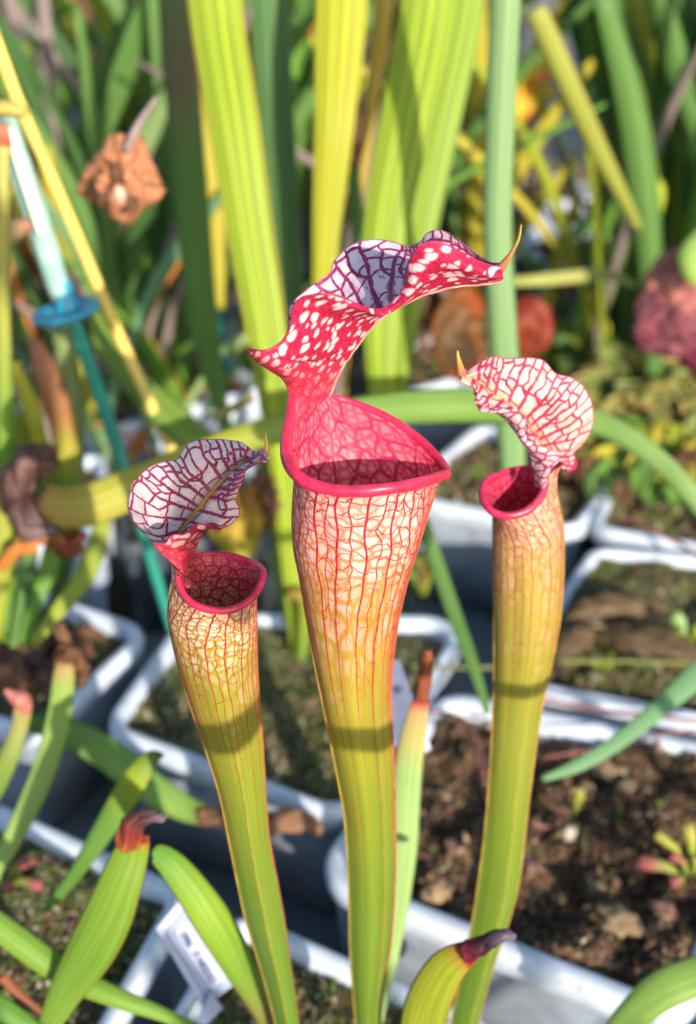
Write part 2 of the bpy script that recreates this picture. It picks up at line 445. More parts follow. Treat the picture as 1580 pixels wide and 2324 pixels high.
CRUMB = [plain_mat('crumb_%s' % n, c, 0.85, 0, 300, 0.5) for n, c in (('brown', (0.15, 0.068, 0.036)), ('tan', (0.27, 0.18, 0.10)), ('olive', (0.11, 0.12, 0.025)), ('pale', (0.38, 0.36, 0.27)), ('black', (0.012, 0.012, 0.010)), ('green', (0.10, 0.20, 0.03)))]

def inside(p, poly):
    c = False; n = len(poly)
    for i in range(n):
        a, b = poly[i], poly[i-1]
        if (a.y > p.y) != (b.y > p.y) and p.x < (b.x-a.x)*(p.y-a.y)/(b.y-a.y)+a.x: c = not c
    return c
def crumbs_into(poly, zf, count, size, weights, seed, flake=0.4):
    rnd = random.Random(seed); vs = []; fs = []; ms = []
    xs = [p.x for p in poly]; ys = [p.y for p in poly]; done = 0; tries = 0
    while done < count and tries < count*4:
        tries += 1
        p = Vector((rnd.uniform(min(xs), max(xs)), rnd.uniform(min(ys), max(ys))))
        if not inside(p, poly): continue
        done += 1
        s = size*(0.35+rnd.random()**2*1.3)
        ax = [Vector([rnd.gauss(0, 1) for _ in range(3)]).normalized() for _ in range(2)]
        e0 = ax[0]; e1 = e0.cross(ax[1]).normalized(); e2 = e0.cross(e1)
        sc = (s*rnd.uniform(0.7, 1.8), s*rnd.uniform(0.4, 1), s*rnd.uniform(0.15, flake+0.2))
        if rnd.random() < .22:
            s = size*.9; e0.z *= .3; e0.normalize(); e1 = e0.cross(Vector((0, 0, 1))).normalized(); e2 = e0.cross(e1); sc = (s*rnd.uniform(2.5, 6), s*.22, s*.18)
        b = len(vs); ctr = Vector((p.x, p.y, zf(p.x, p.y)+s*rnd.uniform(-0.2, 0.5)))
        for d in ((1, 0, 0), (-1, 0, 0), (0, 1, 0), (0, -1, 0), (0, 0, 1), (0, 0, -1)):
            j = rnd.uniform(0.7, 1.2)
            vs.append(ctr + (e0*d[0]*sc[0]+e1*d[1]*sc[1]+e2*d[2]*sc[2])*j)
        mi = rnd.choices(range(6), weights)[0]
        for f in ((0, 2, 4), (2, 1, 4), (1, 3, 4), (3, 0, 4), (2, 0, 5), (1, 2, 5), (3, 1, 5), (0, 3, 5)):
            fs.append(tuple(b+q for q in f)); ms.append(mi)
    return vs, fs, ms
def sprigs_into(poly, zf, count, h, seed):
    """tiny upright moss shoots: crossed leaflets"""
    rnd = random.Random(seed); vs = []; fs = []; ms = []
    xs = [p.x for p in poly]; ys = [p.y for p in poly]; done = 0; t = 0
    while done < count and t < count*4:
        t += 1
        p = Vector((rnd.uniform(min(xs), max(xs)), rnd.uniform(min(ys), max(ys))))
        if not inside(p, poly) or mnoise.noise(Vector((p.x*35, p.y*35, seed))) < -0.05: continue
        done += 1; z = zf(p.x, p.y); mi = rnd.choices((2, 5, 3), (5, 3, 1))[0]
        for q in range(4):
            a = rnd.uniform(0, 6.28); r = h*rnd.uniform(0.4, 1); d = Vector((math.cos(a), math.sin(a), 0)); s = Vector((-d.y, d.x, 0))
            b = len(vs); c = Vector((p.x, p.y, z))
            vs += [c-s*r*0.2, c+s*r*0.2, c+d*r*0.6+Vector((0, 0, r*rnd.uniform(0.3, 1.1)))]
            fs.append((b, b+1, b+2)); ms.append(mi)
    return vs, fs, ms

def pot(corners, h, depth, label, soil=None, soil_label=None, crumbs=0, csize=0.003, rimw=0.0078, r=0.02, wall=None, weights=(3, 2, 2, 1, 2, 1), seed=1, soil_drop=0.010, sprigs=0, amp=0.004, rim_h=0.015, world=False, group=None, rimmat=None, soilcol=None, name='plastic_pot'):
    C3 = [Vector(c) for c in corners] if world else [G(x, y, h) for x, y in corners]
    ctr = sum(C3, Vector((0, 0, 0)))/4
    root = empty(name, (ctr.x, ctr.y, max(BENCH, h-depth)), label, 'pot', group)
    pts = rounded(C3, r)
    wm = wall or GREY
    rings = [(inset(pts, 0.0015), h-rim_h), (pts, h-rim_h*0.9), (inset(pts, -0.0008), h-rim_h*0.4), (inset(pts, 0.0004), h-0.0015), (inset(pts, 0.0022), h),
             (inset(pts, rimw-0.002), h-0.0004), (inset(pts, rimw), h-0.002), (inset(pts, rimw+0.001), h-soil_drop-0.02)]
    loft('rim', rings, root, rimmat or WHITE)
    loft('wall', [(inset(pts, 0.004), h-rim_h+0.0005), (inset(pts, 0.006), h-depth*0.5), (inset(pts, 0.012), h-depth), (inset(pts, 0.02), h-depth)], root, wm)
    if soil:
        ip = inset(pts, rimw+0.0008); zs = h-soil_drop
        xs = [p.x for p in ip]; ys = [p.y for p in ip]
        zf = lambda x, y: zs+amp*mnoise.fractal(Vector((x, y, seed*3.1))*38, 1.0, 2.1, 4)+amp*0.8*mnoise.noise(Vector((x*14, y*14, seed)))
        st = 0.0022 if crumbs > 800 else 0.006
        nx = max(6, int((max(xs)-min(xs))/st)); ny = max(6, int((max(ys)-min(ys))/st))
        vs = []; idx = {}; fs = []
        for j in range(ny+1):
            for i in range(nx+1):
                x = min(xs)+(max(xs)-min(xs))*i/nx; y = min(ys)+(max(ys)-min(ys))*j/ny
                if inside(Vector((x, y)), ip): idx[i, j] = len(vs); vs.append((x, y, zf(x, y)))
        for (i, j) in idx:
            q = [(i, j), (i+1, j), (i+1, j+1), (i, j+1)]
            if all(k in idx for k in q): fs.append(tuple(idx[k] for k in q))
        ms = [0]*len(fs)
        # skirt of soil to the pot wall
        b = len(vs); n = len(ip)
        inn = inset(ip, st*1.6)
        for p in ip: vs.append((p.x, p.y, zs-0.001))
        for p in inn: vs.append((p.x, p.y, zs-0.0012))
        for k in range(n): fs.append((b+k, b+(k+1) % n, b+n+(k+1) % n, b+n+k)); ms.append(0)
        if crumbs:
            v2, f2, m2 = crumbs_into(ip, zf, crumbs, csize, weights, seed); b = len(vs)
            vs += v2; fs += [tuple(q+b for q in f) for f in f2]; ms += [q+1 for q in m2]
        if sprigs:
            v2, f2, m2 = sprigs_into(ip, zf, sprigs, 0.004, seed); b = len(vs)
            vs += v2; fs += [tuple(q+b for q in f) for f in f2]; ms += [q+1 for q in m2]
        o = link('moss' if soil is MOSS else 'peat', mesh('soil', vs, fs, None, ms), None, [soil]+CRUMB, smooth=False)
        tag(o, soil_label, 'moss' if soil is MOSS else 'peat', kind='stuff')
    return root, pts

pot([(225, 1650), (800, 1865), (1080, 1395), (420, 1385)], 0.0, 0.085, 'white rimmed grey pot of moss directly behind the tallest pitcher', MOSS,
    'olive green moss filling the pot behind the tallest pitcher', 11000, 0.0018, seed=3, weights=(3, 3, 5, 3, 3, 2), sprigs=5000, r=0.022, amp=0.0055)
pot([(-300, 1560), (85, 1665), (352, 1425), (70, 1330)], 0.0, 0.085, 'white rimmed pot at the left edge holding dead brown leaves', MOSS,
    'dark moss in the pot at the left edge', 5000, 0.0018, seed=5, weights=(4, 2, 3, 2, 4, 1), sprigs=1500, r=0.02)
pot([(-420, 2420), (-120, 1765), (435, 2015), (130, 2560)], 0.0, 0.09, 'white rimmed pot in the front left corner below the dead tipped leaf', MOSS,
    'mossy brown soil in the front left pot', 12000, 0.0017, seed=8, weights=(4, 3, 4, 3, 3, 1), sprigs=5000, r=0.016, amp=0.005)
pot([(530, 2050), (1150, 2330), (760, 2900), (200, 2640)], -0.002, 0.09, 'white rimmed pot from which the three pitchers grow', MOSS,
    'dark moss round the feet of the three pitchers', 11000, 0.0017, seed=9, weights=(4, 2, 4, 2, 4, 2), sprigs=5000, r=0.014)
pot([(705, 1985), (1560, 2330), (1800, 1720), (1000, 1560)], -0.004, 0.085, 'large white rimmed tray of brown peat on the right', PEAT,
    'loose dark brown peat filling the large tray on the right', 26000, 0.0017, seed=11, weights=(6, 2.2, 1.0, 0.2, 6, 0.15), sprigs=350, r=0.022, amp=0.013, soil_drop=0.010, rimw=0.010)
pot([(1130, 1545), (1640, 1640), (1800, 1275), (1345, 1235)], 0.0, 0.085, 'white rimmed mossy pot right of the right hand pitcher', MOSS,
    'yellowish moss in the pot right of the right hand pitcher', 11000, 0.0020, seed=13, weights=(4, 3, 6, 2, 3, 2), sprigs=5000, r=0.02, amp=0.007, soil_drop=0.006)
pot([(890, 1120), (1310, 1205), (1470, 1000), (1080, 960)], 0.0, 0.09, 'white rimmed grey pot between the tallest and the right hand pitcher', MOSS,
    'brown moss in the pot between the tallest and the right hand pitcher', 3500, 0.004, seed=15, weights=(4, 4, 4, 1, 3, 1), sprigs=1500, r=0.018, amp=0.006, wall=GREY)
pot([(1330, 1195), (1700, 1260), (1800, 1010), (1440, 985)], 0.0, 0.09, 'white rimmed pot at the right edge beneath the arching leaf', MOSS,
    'green and brown moss in the pot at the right edge beneath the arching leaf', 3000, 0.004, seed=16, weights=(3, 3, 4, 1, 4, 3), sprigs=2000, r=0.018, amp=0.008)
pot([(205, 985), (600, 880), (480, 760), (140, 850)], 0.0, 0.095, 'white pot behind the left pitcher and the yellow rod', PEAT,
    'dark peat in the white pot behind the yellow rod', 900, 0.004, seed=17, wall=WHITE_SHADED, r=0.012, rim_h=0.03)
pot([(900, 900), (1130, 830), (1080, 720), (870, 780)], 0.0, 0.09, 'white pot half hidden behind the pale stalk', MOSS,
    'moss in the white pot half hidden behind the pale stalk', 600, 0.004, seed=18, wall=WHITE_SHADED, r=0.01, rim_h=0.03)
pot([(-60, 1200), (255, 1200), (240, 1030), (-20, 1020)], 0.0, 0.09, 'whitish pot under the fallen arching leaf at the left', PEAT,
    'peat in the whitish pot under the fallen leaf', 900, 0.004, seed=19, wall=WHITE_SHADED, r=0.012, rim_h=0.03)
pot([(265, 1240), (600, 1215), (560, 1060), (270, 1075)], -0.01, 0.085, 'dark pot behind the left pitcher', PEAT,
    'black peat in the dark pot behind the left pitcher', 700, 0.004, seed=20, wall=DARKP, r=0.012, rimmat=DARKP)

# ------------------------------------------------------------------ pitchers
def vein_net(parent, Gd, mat, seed, nmain, Lmain, Lnet, wtop, lean=10.0, phi0=0.0):
    rnd = random.Random(seed); nph = Gd.shape[1]
    cols = {}
    def col(j):
        j %= nph
        if j not in cols:
            c = Gd[::-1, j]; L = np.concatenate([[0], np.cumsum(np.linalg.norm(np.diff(c, axis=0), axis=1))]); cols[j] = (c, L)
        return cols[j]
    def pt(phi, d):
        x = (phi % 360)/360*nph; j = int(x); f = x-j; o = []
        for q in (j, j+1):
            c, L = col(q); k = int(np.searchsorted(L, d))-1; k = max(0, min(k, len(L)-2)); t = (d-L[k])/(L[k+1]-L[k]+1e-12); o.append(c[k]*(1-t)+c[k+1]*t)
        return Vector(o[0]*(1-f)+o[1]*f)
    vs = []; fs = []
    def draw(path, w0, w1, sub=3):
        if len(path) < 2: return
        P2 = crom(np.array(path, float), (len(path)-1)*sub+1); P3 = [pt(a, max(0, b)) for a, b in P2]; n = len(P3); b0 = len(vs)
        for i, p in enumerate(P3):
            t = (P3[min(i+1, n-1)]-P3[max(i-1, 0)]).normalized(); cc = pt(P2[i][0]+180, P2[i][1]); nn = (p-cc); nn = (nn-t*nn.dot(t)).normalized(); sd = t.cross(nn)
            w = (w0+(w1-w0)*i/(n-1))*(1+.18*math.sin(i*1.9+seed))
            vs.extend([p+sd*w*.5-nn*.00003, p+sd*w*.22+nn*.00009, p-sd*w*.22+nn*.00009, p-sd*w*.5-nn*.00003])
        for i in range(n-1):
            a = b0+i*4
            for k in range(3): fs.append((a+k, a+k+1, a+k+5, a+k+4))
    sp = 360.0/nmain; mains = []
    for k in range(nmain):
        base = phi0+k*sp+rnd.uniform(-.12, .12)*sp; L = Lmain*rnd.uniform(.85, 1.15); ph1, ph2 = rnd.uniform(0, 6), rnd.uniform(0, 6)
        n = 22; a_ = rnd.uniform(.1, .3)*sp
        mains.append([(base-lean*math.exp(-(L*i/n)/(Lmain*.14))*math.sin(math.radians(base+60))+a_*math.sin(ph1+i*.55)*math.exp(-i/9)+.05*sp*math.sin(ph2+i*1.7)*(1-i/n), L*i/n) for i in range(n+1)])
        draw(mains[-1], wtop*1.15, wtop*.36)
        a_, b_ = mains[-1][-1]; draw([(a_, b_-.0003), (a_+rnd.uniform(-2, 2), b_*1.25), (a_+rnd.uniform(-2, 2), b_*1.5), (a_, b_*rnd.uniform(1.6, 1.95))], wtop*.30, wtop*.06)
    def at(path, d):
        for (a, b), (c, e) in zip(path, path[1:]):
            if b <= d <= e: return a+(c-a)*(d-b)/(e-b+1e-9)
        return path[-1][0]
    for k in range(nmain):
        A = mains[k]; B = [(a+(360 if k == nmain-1 else 0), b) for a, b in mains[(k+1) % nmain]]
        # a zigzag secondary vein between two long ones
        step = Lmain*.042; d = rnd.uniform(0, .05)*Lmain; Ls = Lmain*rnd.uniform(.55, .95); sec = []; side = rnd.choice((-1, 1)); i = 0
        while d < Ls:
            f = .5+side*rnd.uniform(.02, .16)*math.exp(-d/(Lmain*.6)); side = -side if rnd.random() < .7 else side
            sec.append((at(A, d)*(1-f)+at(B, d)*f, d)); d += step*rnd.uniform(.7, 1.4)
        if rnd.random() < .35 and len(sec) > 4: sec[0] = (at(A, sec[0][1]) if rnd.random() < .5 else at(B, sec[0][1]), sec[0][1])
        draw(sec, wtop*.75, wtop*.2, 2)
        for (P_, Q_, sg) in ((A, sec, 1), (B, sec, -1)):
            d = rnd.uniform(0, .03)*Lmain
            while d < Ls*.95:
                fade = max(0, 1-d/Ls); sl = rnd.uniform(-.2, 1.0)*step*1.1
                a0 = at(P_, d+sl); a1 = at(Q_, d)
                full = d < Lnet or rnd.random() < .15; fr = 1 if full else rnd.uniform(.2, .6)
                if rnd.random() < .5: p0, p1 = (a0, d+sl), (a1, d)
                else: p0, p1 = (a1, d), (a0, d+sl)
                mid = ((p0[0]*.5+p1[0]*.5)+rnd.uniform(-.06, .06)*sp, (p0[1]+p1[1])/2+rnd.uniform(-.5, .5)*step*.7)
                path = [p0, ((p0[0]+mid[0])/2, (p0[1]+mid[1])/2+rnd.uniform(-.15, .15)*step), mid, ((p1[0]+mid[0])/2, (p1[1]+mid[1])/2), p1]
                if fr < 1: path = path[:max(2, int(len(path)*fr)+1)]
                draw(path, wtop*(.30+.42*fade), wtop*(.14+(.36*fade if full else 0)), 2)
                # twigs into the window
                for _ in range(2 if d < Lnet*1.3 else 1):
                    if rnd.random() < .75:
                        ang = rnd.uniform(0, 6.28); ln = step*rnd.uniform(.25, .6); q = (mid[0]+math.cos(ang)*ln/Lmain*sp*6, mid[1]+math.sin(ang)*ln)
                        draw([mid, ((mid[0]+q[0])/2+rnd.uniform(-.03, .03)*sp, (mid[1]+q[1])/2), q], wtop*.2, wtop*.08, 2)
                d += step*rnd.uniform(.8, 1.5)*(1+ .6*d/Lmain)
    o = link('vein_net', mesh('vein_net', vs, fs), parent, mat); o['kind'] = 'stuff'
def pitcher(label, rows, rim, b_ratio, lips, lipr, tmat, thmat, lipmat, flare=1.0, seamcol=None, NPH=144, topv=0.8, ridge=0.10, ridge_phi=270.0, throat_depth=0.6, keelk=0.85):
    """rows: (py, xl, xr, Y) from the mouth down to the foot. rim: {phi: (px,py,Y)}."""
    base = rows[-1]; c0 = W((base[1]+base[2])/2, base[0], base[3])
    root = empty('pitcher', (c0.x, c0.y, c0.z), label, 'pitcher plant')
    phs = sorted(rim); RP = np.array([tuple(W(*rim[p])) for p in phs])
    # periodic interpolation of the rim over phi
    ang = np.arange(NPH)*360.0/NPH
    px = np.array(phs+[phs[0]+360]); RQ = np.vstack([RP, RP[:1]])
    k = len(phs)
    rimpts = np.zeros((NPH, 3))
    for i, a in enumerate(ang):
        aa = a if a >= phs[0] else a+360
        j = int(np.searchsorted(px, aa, side='right')-1); j = min(j, k-1)
        t = (aa-px[j])/(px[j+1]-px[j])
        p0, p1, p2, p3 = RP[(j-1) % k], RP[j], RP[(j+1) % k], RP[(j+2) % k]
        rimpts[i] = 0.5*((2*p1)+(-p0+p2)*t+(2*p0-5*p1+4*p2-p3)*t*t+(-p0+3*p1-3*p2+p3)*t**3)
    # ring stack, foot first
    rr = rows[::-1]; nr = len(rr)
    cen = np.array([tuple(W((l+r)/2, y, Y)) for y, l, r, Y in rr])
    rad = np.array([(r-l)/2*mpp((l+r)/2, y, Y) for y, l, r, Y in rr])
    S = 70
    cen = crom(cen, S); rad = crom(rad[:, None], S)[:, 0]
    rings = []
    rp = math.radians(ridge_phi)
    def ring(c, r, vfrac, shrink=0.0):
        out = np.zeros((NPH, 3))
        for j in range(NPH):
            ph = math.radians(ang[j])
            d = (ph-rp+math.pi) % (2*math.pi)-math.pi
            kk = 1 + ridge*(1-vfrac*0.8)*math.exp(-abs(d/0.16)**1.5)
            kk *= 1 + 0.006*math.sin(ph*7+1.0)+0.004*math.sin(ph*11+vfrac*2)
            rr_ = r*kk-shrink
            x_, y_ = rr_*math.cos(ph), rr_*math.sin(ph)
            if y_ < 0:      # the front is two flat facets meeting in a keel
                kw = keelk*max(0.0, min(1.0, (0.97-vfrac)/0.6))
                A_ = (1.12*r*math.cos(rp), 1.12*r*math.sin(rp)); C_ = (r if math.cos(ph) > math.cos(rp) else -r, 0.0)
                # where the ray from the centre meets the line apex-corner
                dx, dy = C_[0]-A_[0], C_[1]-A_[1]; den = math.cos(ph)*dy-math.sin(ph)*dx
                t_l = (A_[0]*dy-A_[1]*dx)/den if abs(den) > 1e-9 else r
                if 0 < t_l < 1.3*r: x_ += (t_l*math.cos(ph)-x_)*kw; y_ += (t_l*math.sin(ph)-y_)*kw
            out[j] = (c[0]+x_, c[1]+y_*b_ratio, c[2])
        return out
    for i in range(S): rings.append(ring(cen[i], rad[i], i/(S-1)))
    base_n = len(rings)
    top = rings[-1]; prev = rings[-4]
    tan0 = (top-prev); tan0 /= np.linalg.norm(tan0, axis=1)[:, None]
    NB = 26
    for q in range(1, NB+1):
        t = q/NB
        Ld = np.linalg.norm(rimpts-top, axis=1)[:, None]
        m0 = tan0*Ld*1.1
        outd = rimpts-cen[-1]; outd[:, 2] = 0; outd /= np.linalg.norm(outd, axis=1)[:, None]+1e-9
        m1 = (np.array([0, 0, 1])*0.55+outd*0.5*flare)*Ld*0.9
        h00 = 2*t**3-3*t**2+1; h10 = t**3-2*t**2+t; h01 = -2*t**3+3*t**2; h11 = t**3-t**2
        rings.append(h00*top+h10*m0+h01*rimpts+h11*m1)
    Gd = np.array(rings); Rn = len(rings)
    Gc = np.concatenate([Gd, Gd[:, :1]], axis=1)
    v = np.concatenate([np.linspace(0, topv, base_n, endpoint=False), np.linspace(topv, 1, NB)])
    u = np.linspace(0, 1, NPH+1)
    uv = np.stack(np.meshgrid(u, v), axis=2)
    link('tube', grid_mesh('tube', Gc, uv), root, tmat)
    # inner wall, 0.5 mm inside
    start = int(base_n*(1-throat_depth)) if False else base_n-24
    cc = np.array([Gd[i].mean(axis=0) for i in range(Rn)])
    inn = []
    for i in range(start, Rn):
        d = cc[i]-Gd[i]; d[:, 2] = 0; d /= np.linalg.norm(d, axis=1)[:, None]+1e-9
        inn.append(Gd[i]+d*0.0005)
    inn = np.array(inn); inn = np.concatenate([inn, inn[:, :1]], axis=1)
    link('throat', grid_mesh('throat', inn, uv[start:], flip=True), root, thmat)
    # rolled lip
    LP = np.array([tuple(W(*p[:3])) for p in lips]); n = 90
    LP3 = crom(LP, n); lr = crom(np.array([[p[3]] for p in lips]), n)[:, 0]*lipr
    lr = lr*np.array([1+.10*mnoise.noise(Vector(LP3[i])*300)+.07*mnoise.noise(Vector(LP3[i])*900) for i in range(n)])
    T = np.gradient(LP3, axis=0); T /= np.linalg.norm(T, axis=1)[:, None]
    vs = []; fs = []; uvs = []; M = 14
    for i in range(n):
        t = Vector(T[i]); o = Vector(LP3[i]-cen[-1]); o.z = 0; o = (o-t*o.dot(t)).normalized(); upv = t.cross(o).normalized()
        if upv.z < 0: upv = -upv
        for j in range(M):
            a = 2*math.pi*j/M
            vs.append(Vector(LP3[i])+o*math.cos(a)*lr[i]*0.85+upv*(math.sin(a)*lr[i]*1.05-lr[i]*0.35)); uvs.append((j/M, i/n))
    for i in range(n-1):
        for j in range(M): k2 = (j+1) % M; fs.append((i*M+j, i*M+k2, (i+1)*M+k2, (i+1)*M+j))
    fs.append(tuple(range(M))[::-1]); fs.append(tuple((n-1)*M+j for j in range(M)))
    link('lip', mesh('lip', vs, fs, uvs), root, lipmat)
    return root, Gd, cen, rad

def edge_roll(parent, line, rad_, mat):
    sweep('lid_margin', [Vector(p) for p in line], [rad_*2]*len(line), [rad_*2]*len(line), parent, mat, n=6, seg=len(line)*2)

def lid_veins(parent, B, mat, seed, halves, r0, r1, wmax, gap, fwd, c0=None, off=.00030):
    """branching veins from the midrib column to the margins; halves: list of (direction, end column)"""
    rnd = random.Random(seed); Rn, Cn = B.shape[:2]; c0 = Cn//2 if c0 is None else c0
    def P(r, c):
        r = max(0, min(Rn-1.001, r)); c = max(0, min(Cn-1.001, c)); i, j = int(r), int(c); f, g_ = r-i, c-j
        return Vector((B[i, j]*(1-f)+B[i+1, j]*f)*(1-g_)+(B[i, j+1]*(1-f)+B[i+1, j+1]*f)*g_)
    def Nn(r, c):
        a = P(r+.6, c)-P(r-.6, c); b = P(r, c+.6)-P(r, c-.6); n = a.cross(b)
        if n.length < 1e-12: return Vector((0, -1, 0))
        n.normalize(); v = Vector((0, 0, CAMH))-P(r, c); return n if n.dot(v) > 0 else -n
    vs = []; fs = []; ms = []
    def draw(path, w0, w1, sub=4):
        if w0 > wmax*.25: draw_(path, w0*1.75, w1*1.9, sub, off-.00009, 1)
        draw_(path, w0, w1, sub, off, 0)
    def draw_(path, w0, w1, sub, off, mi):
        if len(path) < 2: return
        Q = crom(np.array(path, float), (len(path)-1)*sub+1); n = len(Q); p3 = [P(*q) for q in Q]; b0 = len(vs)
        for i in range(n):
            t = (p3[min(i+1, n-1)]-p3[max(0, i-1)]); t = t.normalized() if t.length > 1e-9 else Vector((1, 0, 0)); nn = Nn(*Q[i]); sd = t.cross(nn).normalized()
            e = i/(n-1); w = (w0+(w1-w0)*e)*(1+.30*(abs(2*((e*(len(path)-1)) % 1)-1)-.5))*(1+.2*math.sin(i*2.3+b0)); p = p3[i]+nn*off
            vs.extend([p+sd*w*.5-nn*.00006, p+sd*w*.25+nn*.00005, p-sd*w*.25+nn*.00005, p-sd*w*.5-nn*.00006])
        for i in range(n-1):
            a = b0+i*4
            for k in range(3): fs.append((a+k, a+k+1, a+k+5, a+k+4)); ms.append(mi)
    step_r = np.linalg.norm(B[Rn//2, c0]-B[Rn//2+1, c0])
    for dr, cend in halves:
        prim = []; r = r0
        while r < r1:
            path = []; n = 7; sl = fwd*rnd.uniform(.75, 1.25); ph = rnd.uniform(0, 6)
            dist = max(1e-4, float(np.linalg.norm(B[int(r), c0]-B[int(r), int(cend)])))
            for i in range(n+1):
                e = i/n; path.append((r+sl*(e-.25*e*e)*dist/step_r+.6*math.sin(ph+i*1.4)*e, c0+(cend-c0)*e))
            prim.append((path, dist)); draw(path, wmax, wmax*.5)
            cm_ = c0+(cend-c0)*.55; r_m = r+sl*.45*dist/step_r
            loc = max((P(r+.5, c0)-P(r-.5, c0)).length, (P(r_m+.5, cm_)-P(r_m-.5, cm_)).length*.9)
            r += gap*rnd.uniform(.75, 1.25)/max(loc, 1e-5)
        def at(p, e):
            x = e*7; i = min(6, int(x)); f = x-i; return (p[i][0]*(1-f)+p[i+1][0]*f, p[i][1]*(1-f)+p[i+1][1]*f)
        for k in range(len(prim)-1):
            (A, da), (C_, db) = prim[k], prim[k+1]; d = (da+db)/2
            # a split: a secondary runs outward midway from part way
            e0 = rnd.uniform(.28, .5); sec = []
            for q in range(6):
                e = e0+(1-e0)*q/5; f = .5+rnd.uniform(-.09, .09) if q else (.0 if rnd.random() < .5 else 1.0)
                a, b = at(A, e), at(C_, e); sec.append((a[0]*(1-f)+b[0]*f, a[1]*(1-f)+b[1]*f))
            draw(sec, wmax*.62, wmax*.36)
            def sat(e):
                x = (e-e0)/(1-e0)*5; i = max(0, min(4, int(x))); f = x-i; return (sec[i][0]*(1-f)+sec[i+1][0]*f, sec[i][1]*(1-f)+sec[i+1][1]*f)
            e = rnd.uniform(.10, .22)
            while e < .97:
                w = wmax*(.44+.16*e)
                if e < e0+.06:
                    a, b = at(A, e), at(C_, min(1, e+rnd.uniform(-.08, .08))); m_ = ((a[0]+b[0])/2, (a[1]+b[1])/2+rnd.uniform(-1, 1)); draw([a, m_, b], w*.8, w*.7, 3)
                else:
                    for p_ in (A, C_):
                        ee = min(.99, e+rnd.uniform(-.05, .05)); a, b = at(p_, ee), sat(min(.99, max(e0, ee+rnd.uniform(-.07, .07)))); m_ = ((a[0]+b[0])/2, (a[1]+b[1])/2+rnd.uniform(-.8, .8)); draw([a, m_, b], w, w*.85, 3)
                e += gap*rnd.uniform(.75, 1.35)*(1.25-.55*e)/d
            # finest threads inside the windows
            for _ in range(7):
                e = rnd.uniform(.1, .95); f = rnd.random(); a, b = at(A, e), at(C_, e); p = (a[0]*(1-f)+b[0]*f, a[1]*(1-f)+b[1]*f)
                draw([p, (p[0]+rnd.uniform(-.7, .7), p[1]+rnd.uniform(-1.5, 1.5)), (p[0]+rnd.uniform(-1.4, 1.4), p[1]+rnd.uniform(-3, 3))], wmax*.13, wmax*.06, 2)
    o = link('vein_net', mesh('vein_net', vs, fs, None, ms), parent, mat); o['kind'] = 'stuff'
VP = plain_mat('vein_purple', (0.26, 0.02, 0.10), .5, .2, 300, .3); VPL = plain_mat('vein_plum', (0.28, 0.03, 0.10), .5, .2, 300, .3); VRR = plain_mat('vein_crimson', (0.38, 0.02, 0.08), .5, .2, 300, .3)
LIPM = plain_mat('red_lip', (0.66, 0.025, 0.085), 0.36, 0.15, 260, 0.35, spec=0.45, coat=0.12)
LIPM2 = plain_mat('red_lip_dusky', (0.54, 0.025, 0.085), 0.38, 0.15, 260, 0.35, spec=0.45, coat=0.1)
TIPM = leaf_mat('spur_skin', (0.6, 0.35, 0.12), ends=[(0, (0.50, 0.10, 0.14)), (0.45, (0.60, 0.33, 0.10)), (1, (0.55, 0.48, 0.16))], stripe=0.1)
MARG = plain_mat('red_margin', (0.45, 0.02, 0.09), 0.5, 0.2, 200, 0.3)
MARGP = plain_mat('purple_margin', (0.30, 0.03, 0.13), 0.5, 0.2, 200, 0.3)
SEAM = plain_mat('pink_seam', (0.42, 0.10, 0.06), 0.45, 0.2, 200, 0.3)
SEAMG = plain_mat('brown_seam', (0.42, 0.27, 0.05), 0.45, 0.2, 200, 0.3)

TM_C = tube_mat('tube_skin_tall', [(0, (.15, .265, .035)), (.25, (.23, .33, .035)), (.38, (.33, .365, .035)), (.50, (.45, .36, .045)), (.60, (.60, .35, .07)), (.70, (.70, .35, .15)), (.82, (.76, .39, .27)), (1, (.78, .43, .36))],
    (0.46, 0.012, 0.03), (0.90, 0.62, 0.57), nv=30, top=0.60, full=0.76, netsc=(11, 11), tint=0.6)
TM_L = tube_mat('tube_skin_left', [(0, (.135, .25, .035)), (.3, (.205, .315, .035)), (.45, (.29, .35, .035)), (.58, (.36, .33, .04)), (.70, (.45, .35, .05)), (.85, (.54, .36, .14)), (1, (.60, .38, .22))],
    (0.36, 0.025, 0.025), (0.88, 0.66, 0.50), nv=34, top=0.66, full=0.80, seed=4.3, netsc=(10, 12))
TM_R = tube_mat('tube_skin_right', [(0, (.14, .26, .035)), (.3, (.225, .325, .035)), (.47, (.32, .365, .045)), (.57, (.42, .38, .055)), (.67, (.50, .38, .08)), (.8, (.60, .37, .17)), (1, (.66, .36, .26))],
    (0.40, 0.04, 0.035), (0.84, 0.54, 0.42), nv=26, top=0.70, full=0.86, seed=9.1, netsc=(9, 10), dens=0.8)
def throat_mat(name, top, low, vein, cell):
    m, nt = newmat(name); uv, u, v = uvxy(nt)
    c = ramp(nt, v, [(0.60, low), (0.86, top), (1, top)])
    n1, d1 = vein_mask(nt, uv, 1, 0.05, 0.05, (19, 17), 0.12); n2, d2 = vein_mask(nt, uv, 1, 0.03, 0.06, (44, 42), 0.12)
    c = mix(nt, math_(nt, 'MULTIPLY', mapr(nt, d2, 0.12, 0.35), mapr(nt, v, 0.6, 0.97, 0.9, 0.25)), c, cell)
    c = mix(nt, math_(nt, 'MAXIMUM', math_(nt, 'MULTIPLY', n1, 0.9), math_(nt, 'MULTIPLY', n2, 0.45)), c, vein)
    finish(nt, c, 0.42, 0.45, bump=n1, bstr=0.3, bdist=0.0003)
    return m
TH_C = throat_mat('throat_skin', (0.80, 0.10, 0.17), (0.72, 0.34, 0.30), (0.46, 0.02, 0.10), (0.90, 0.50, 0.48))
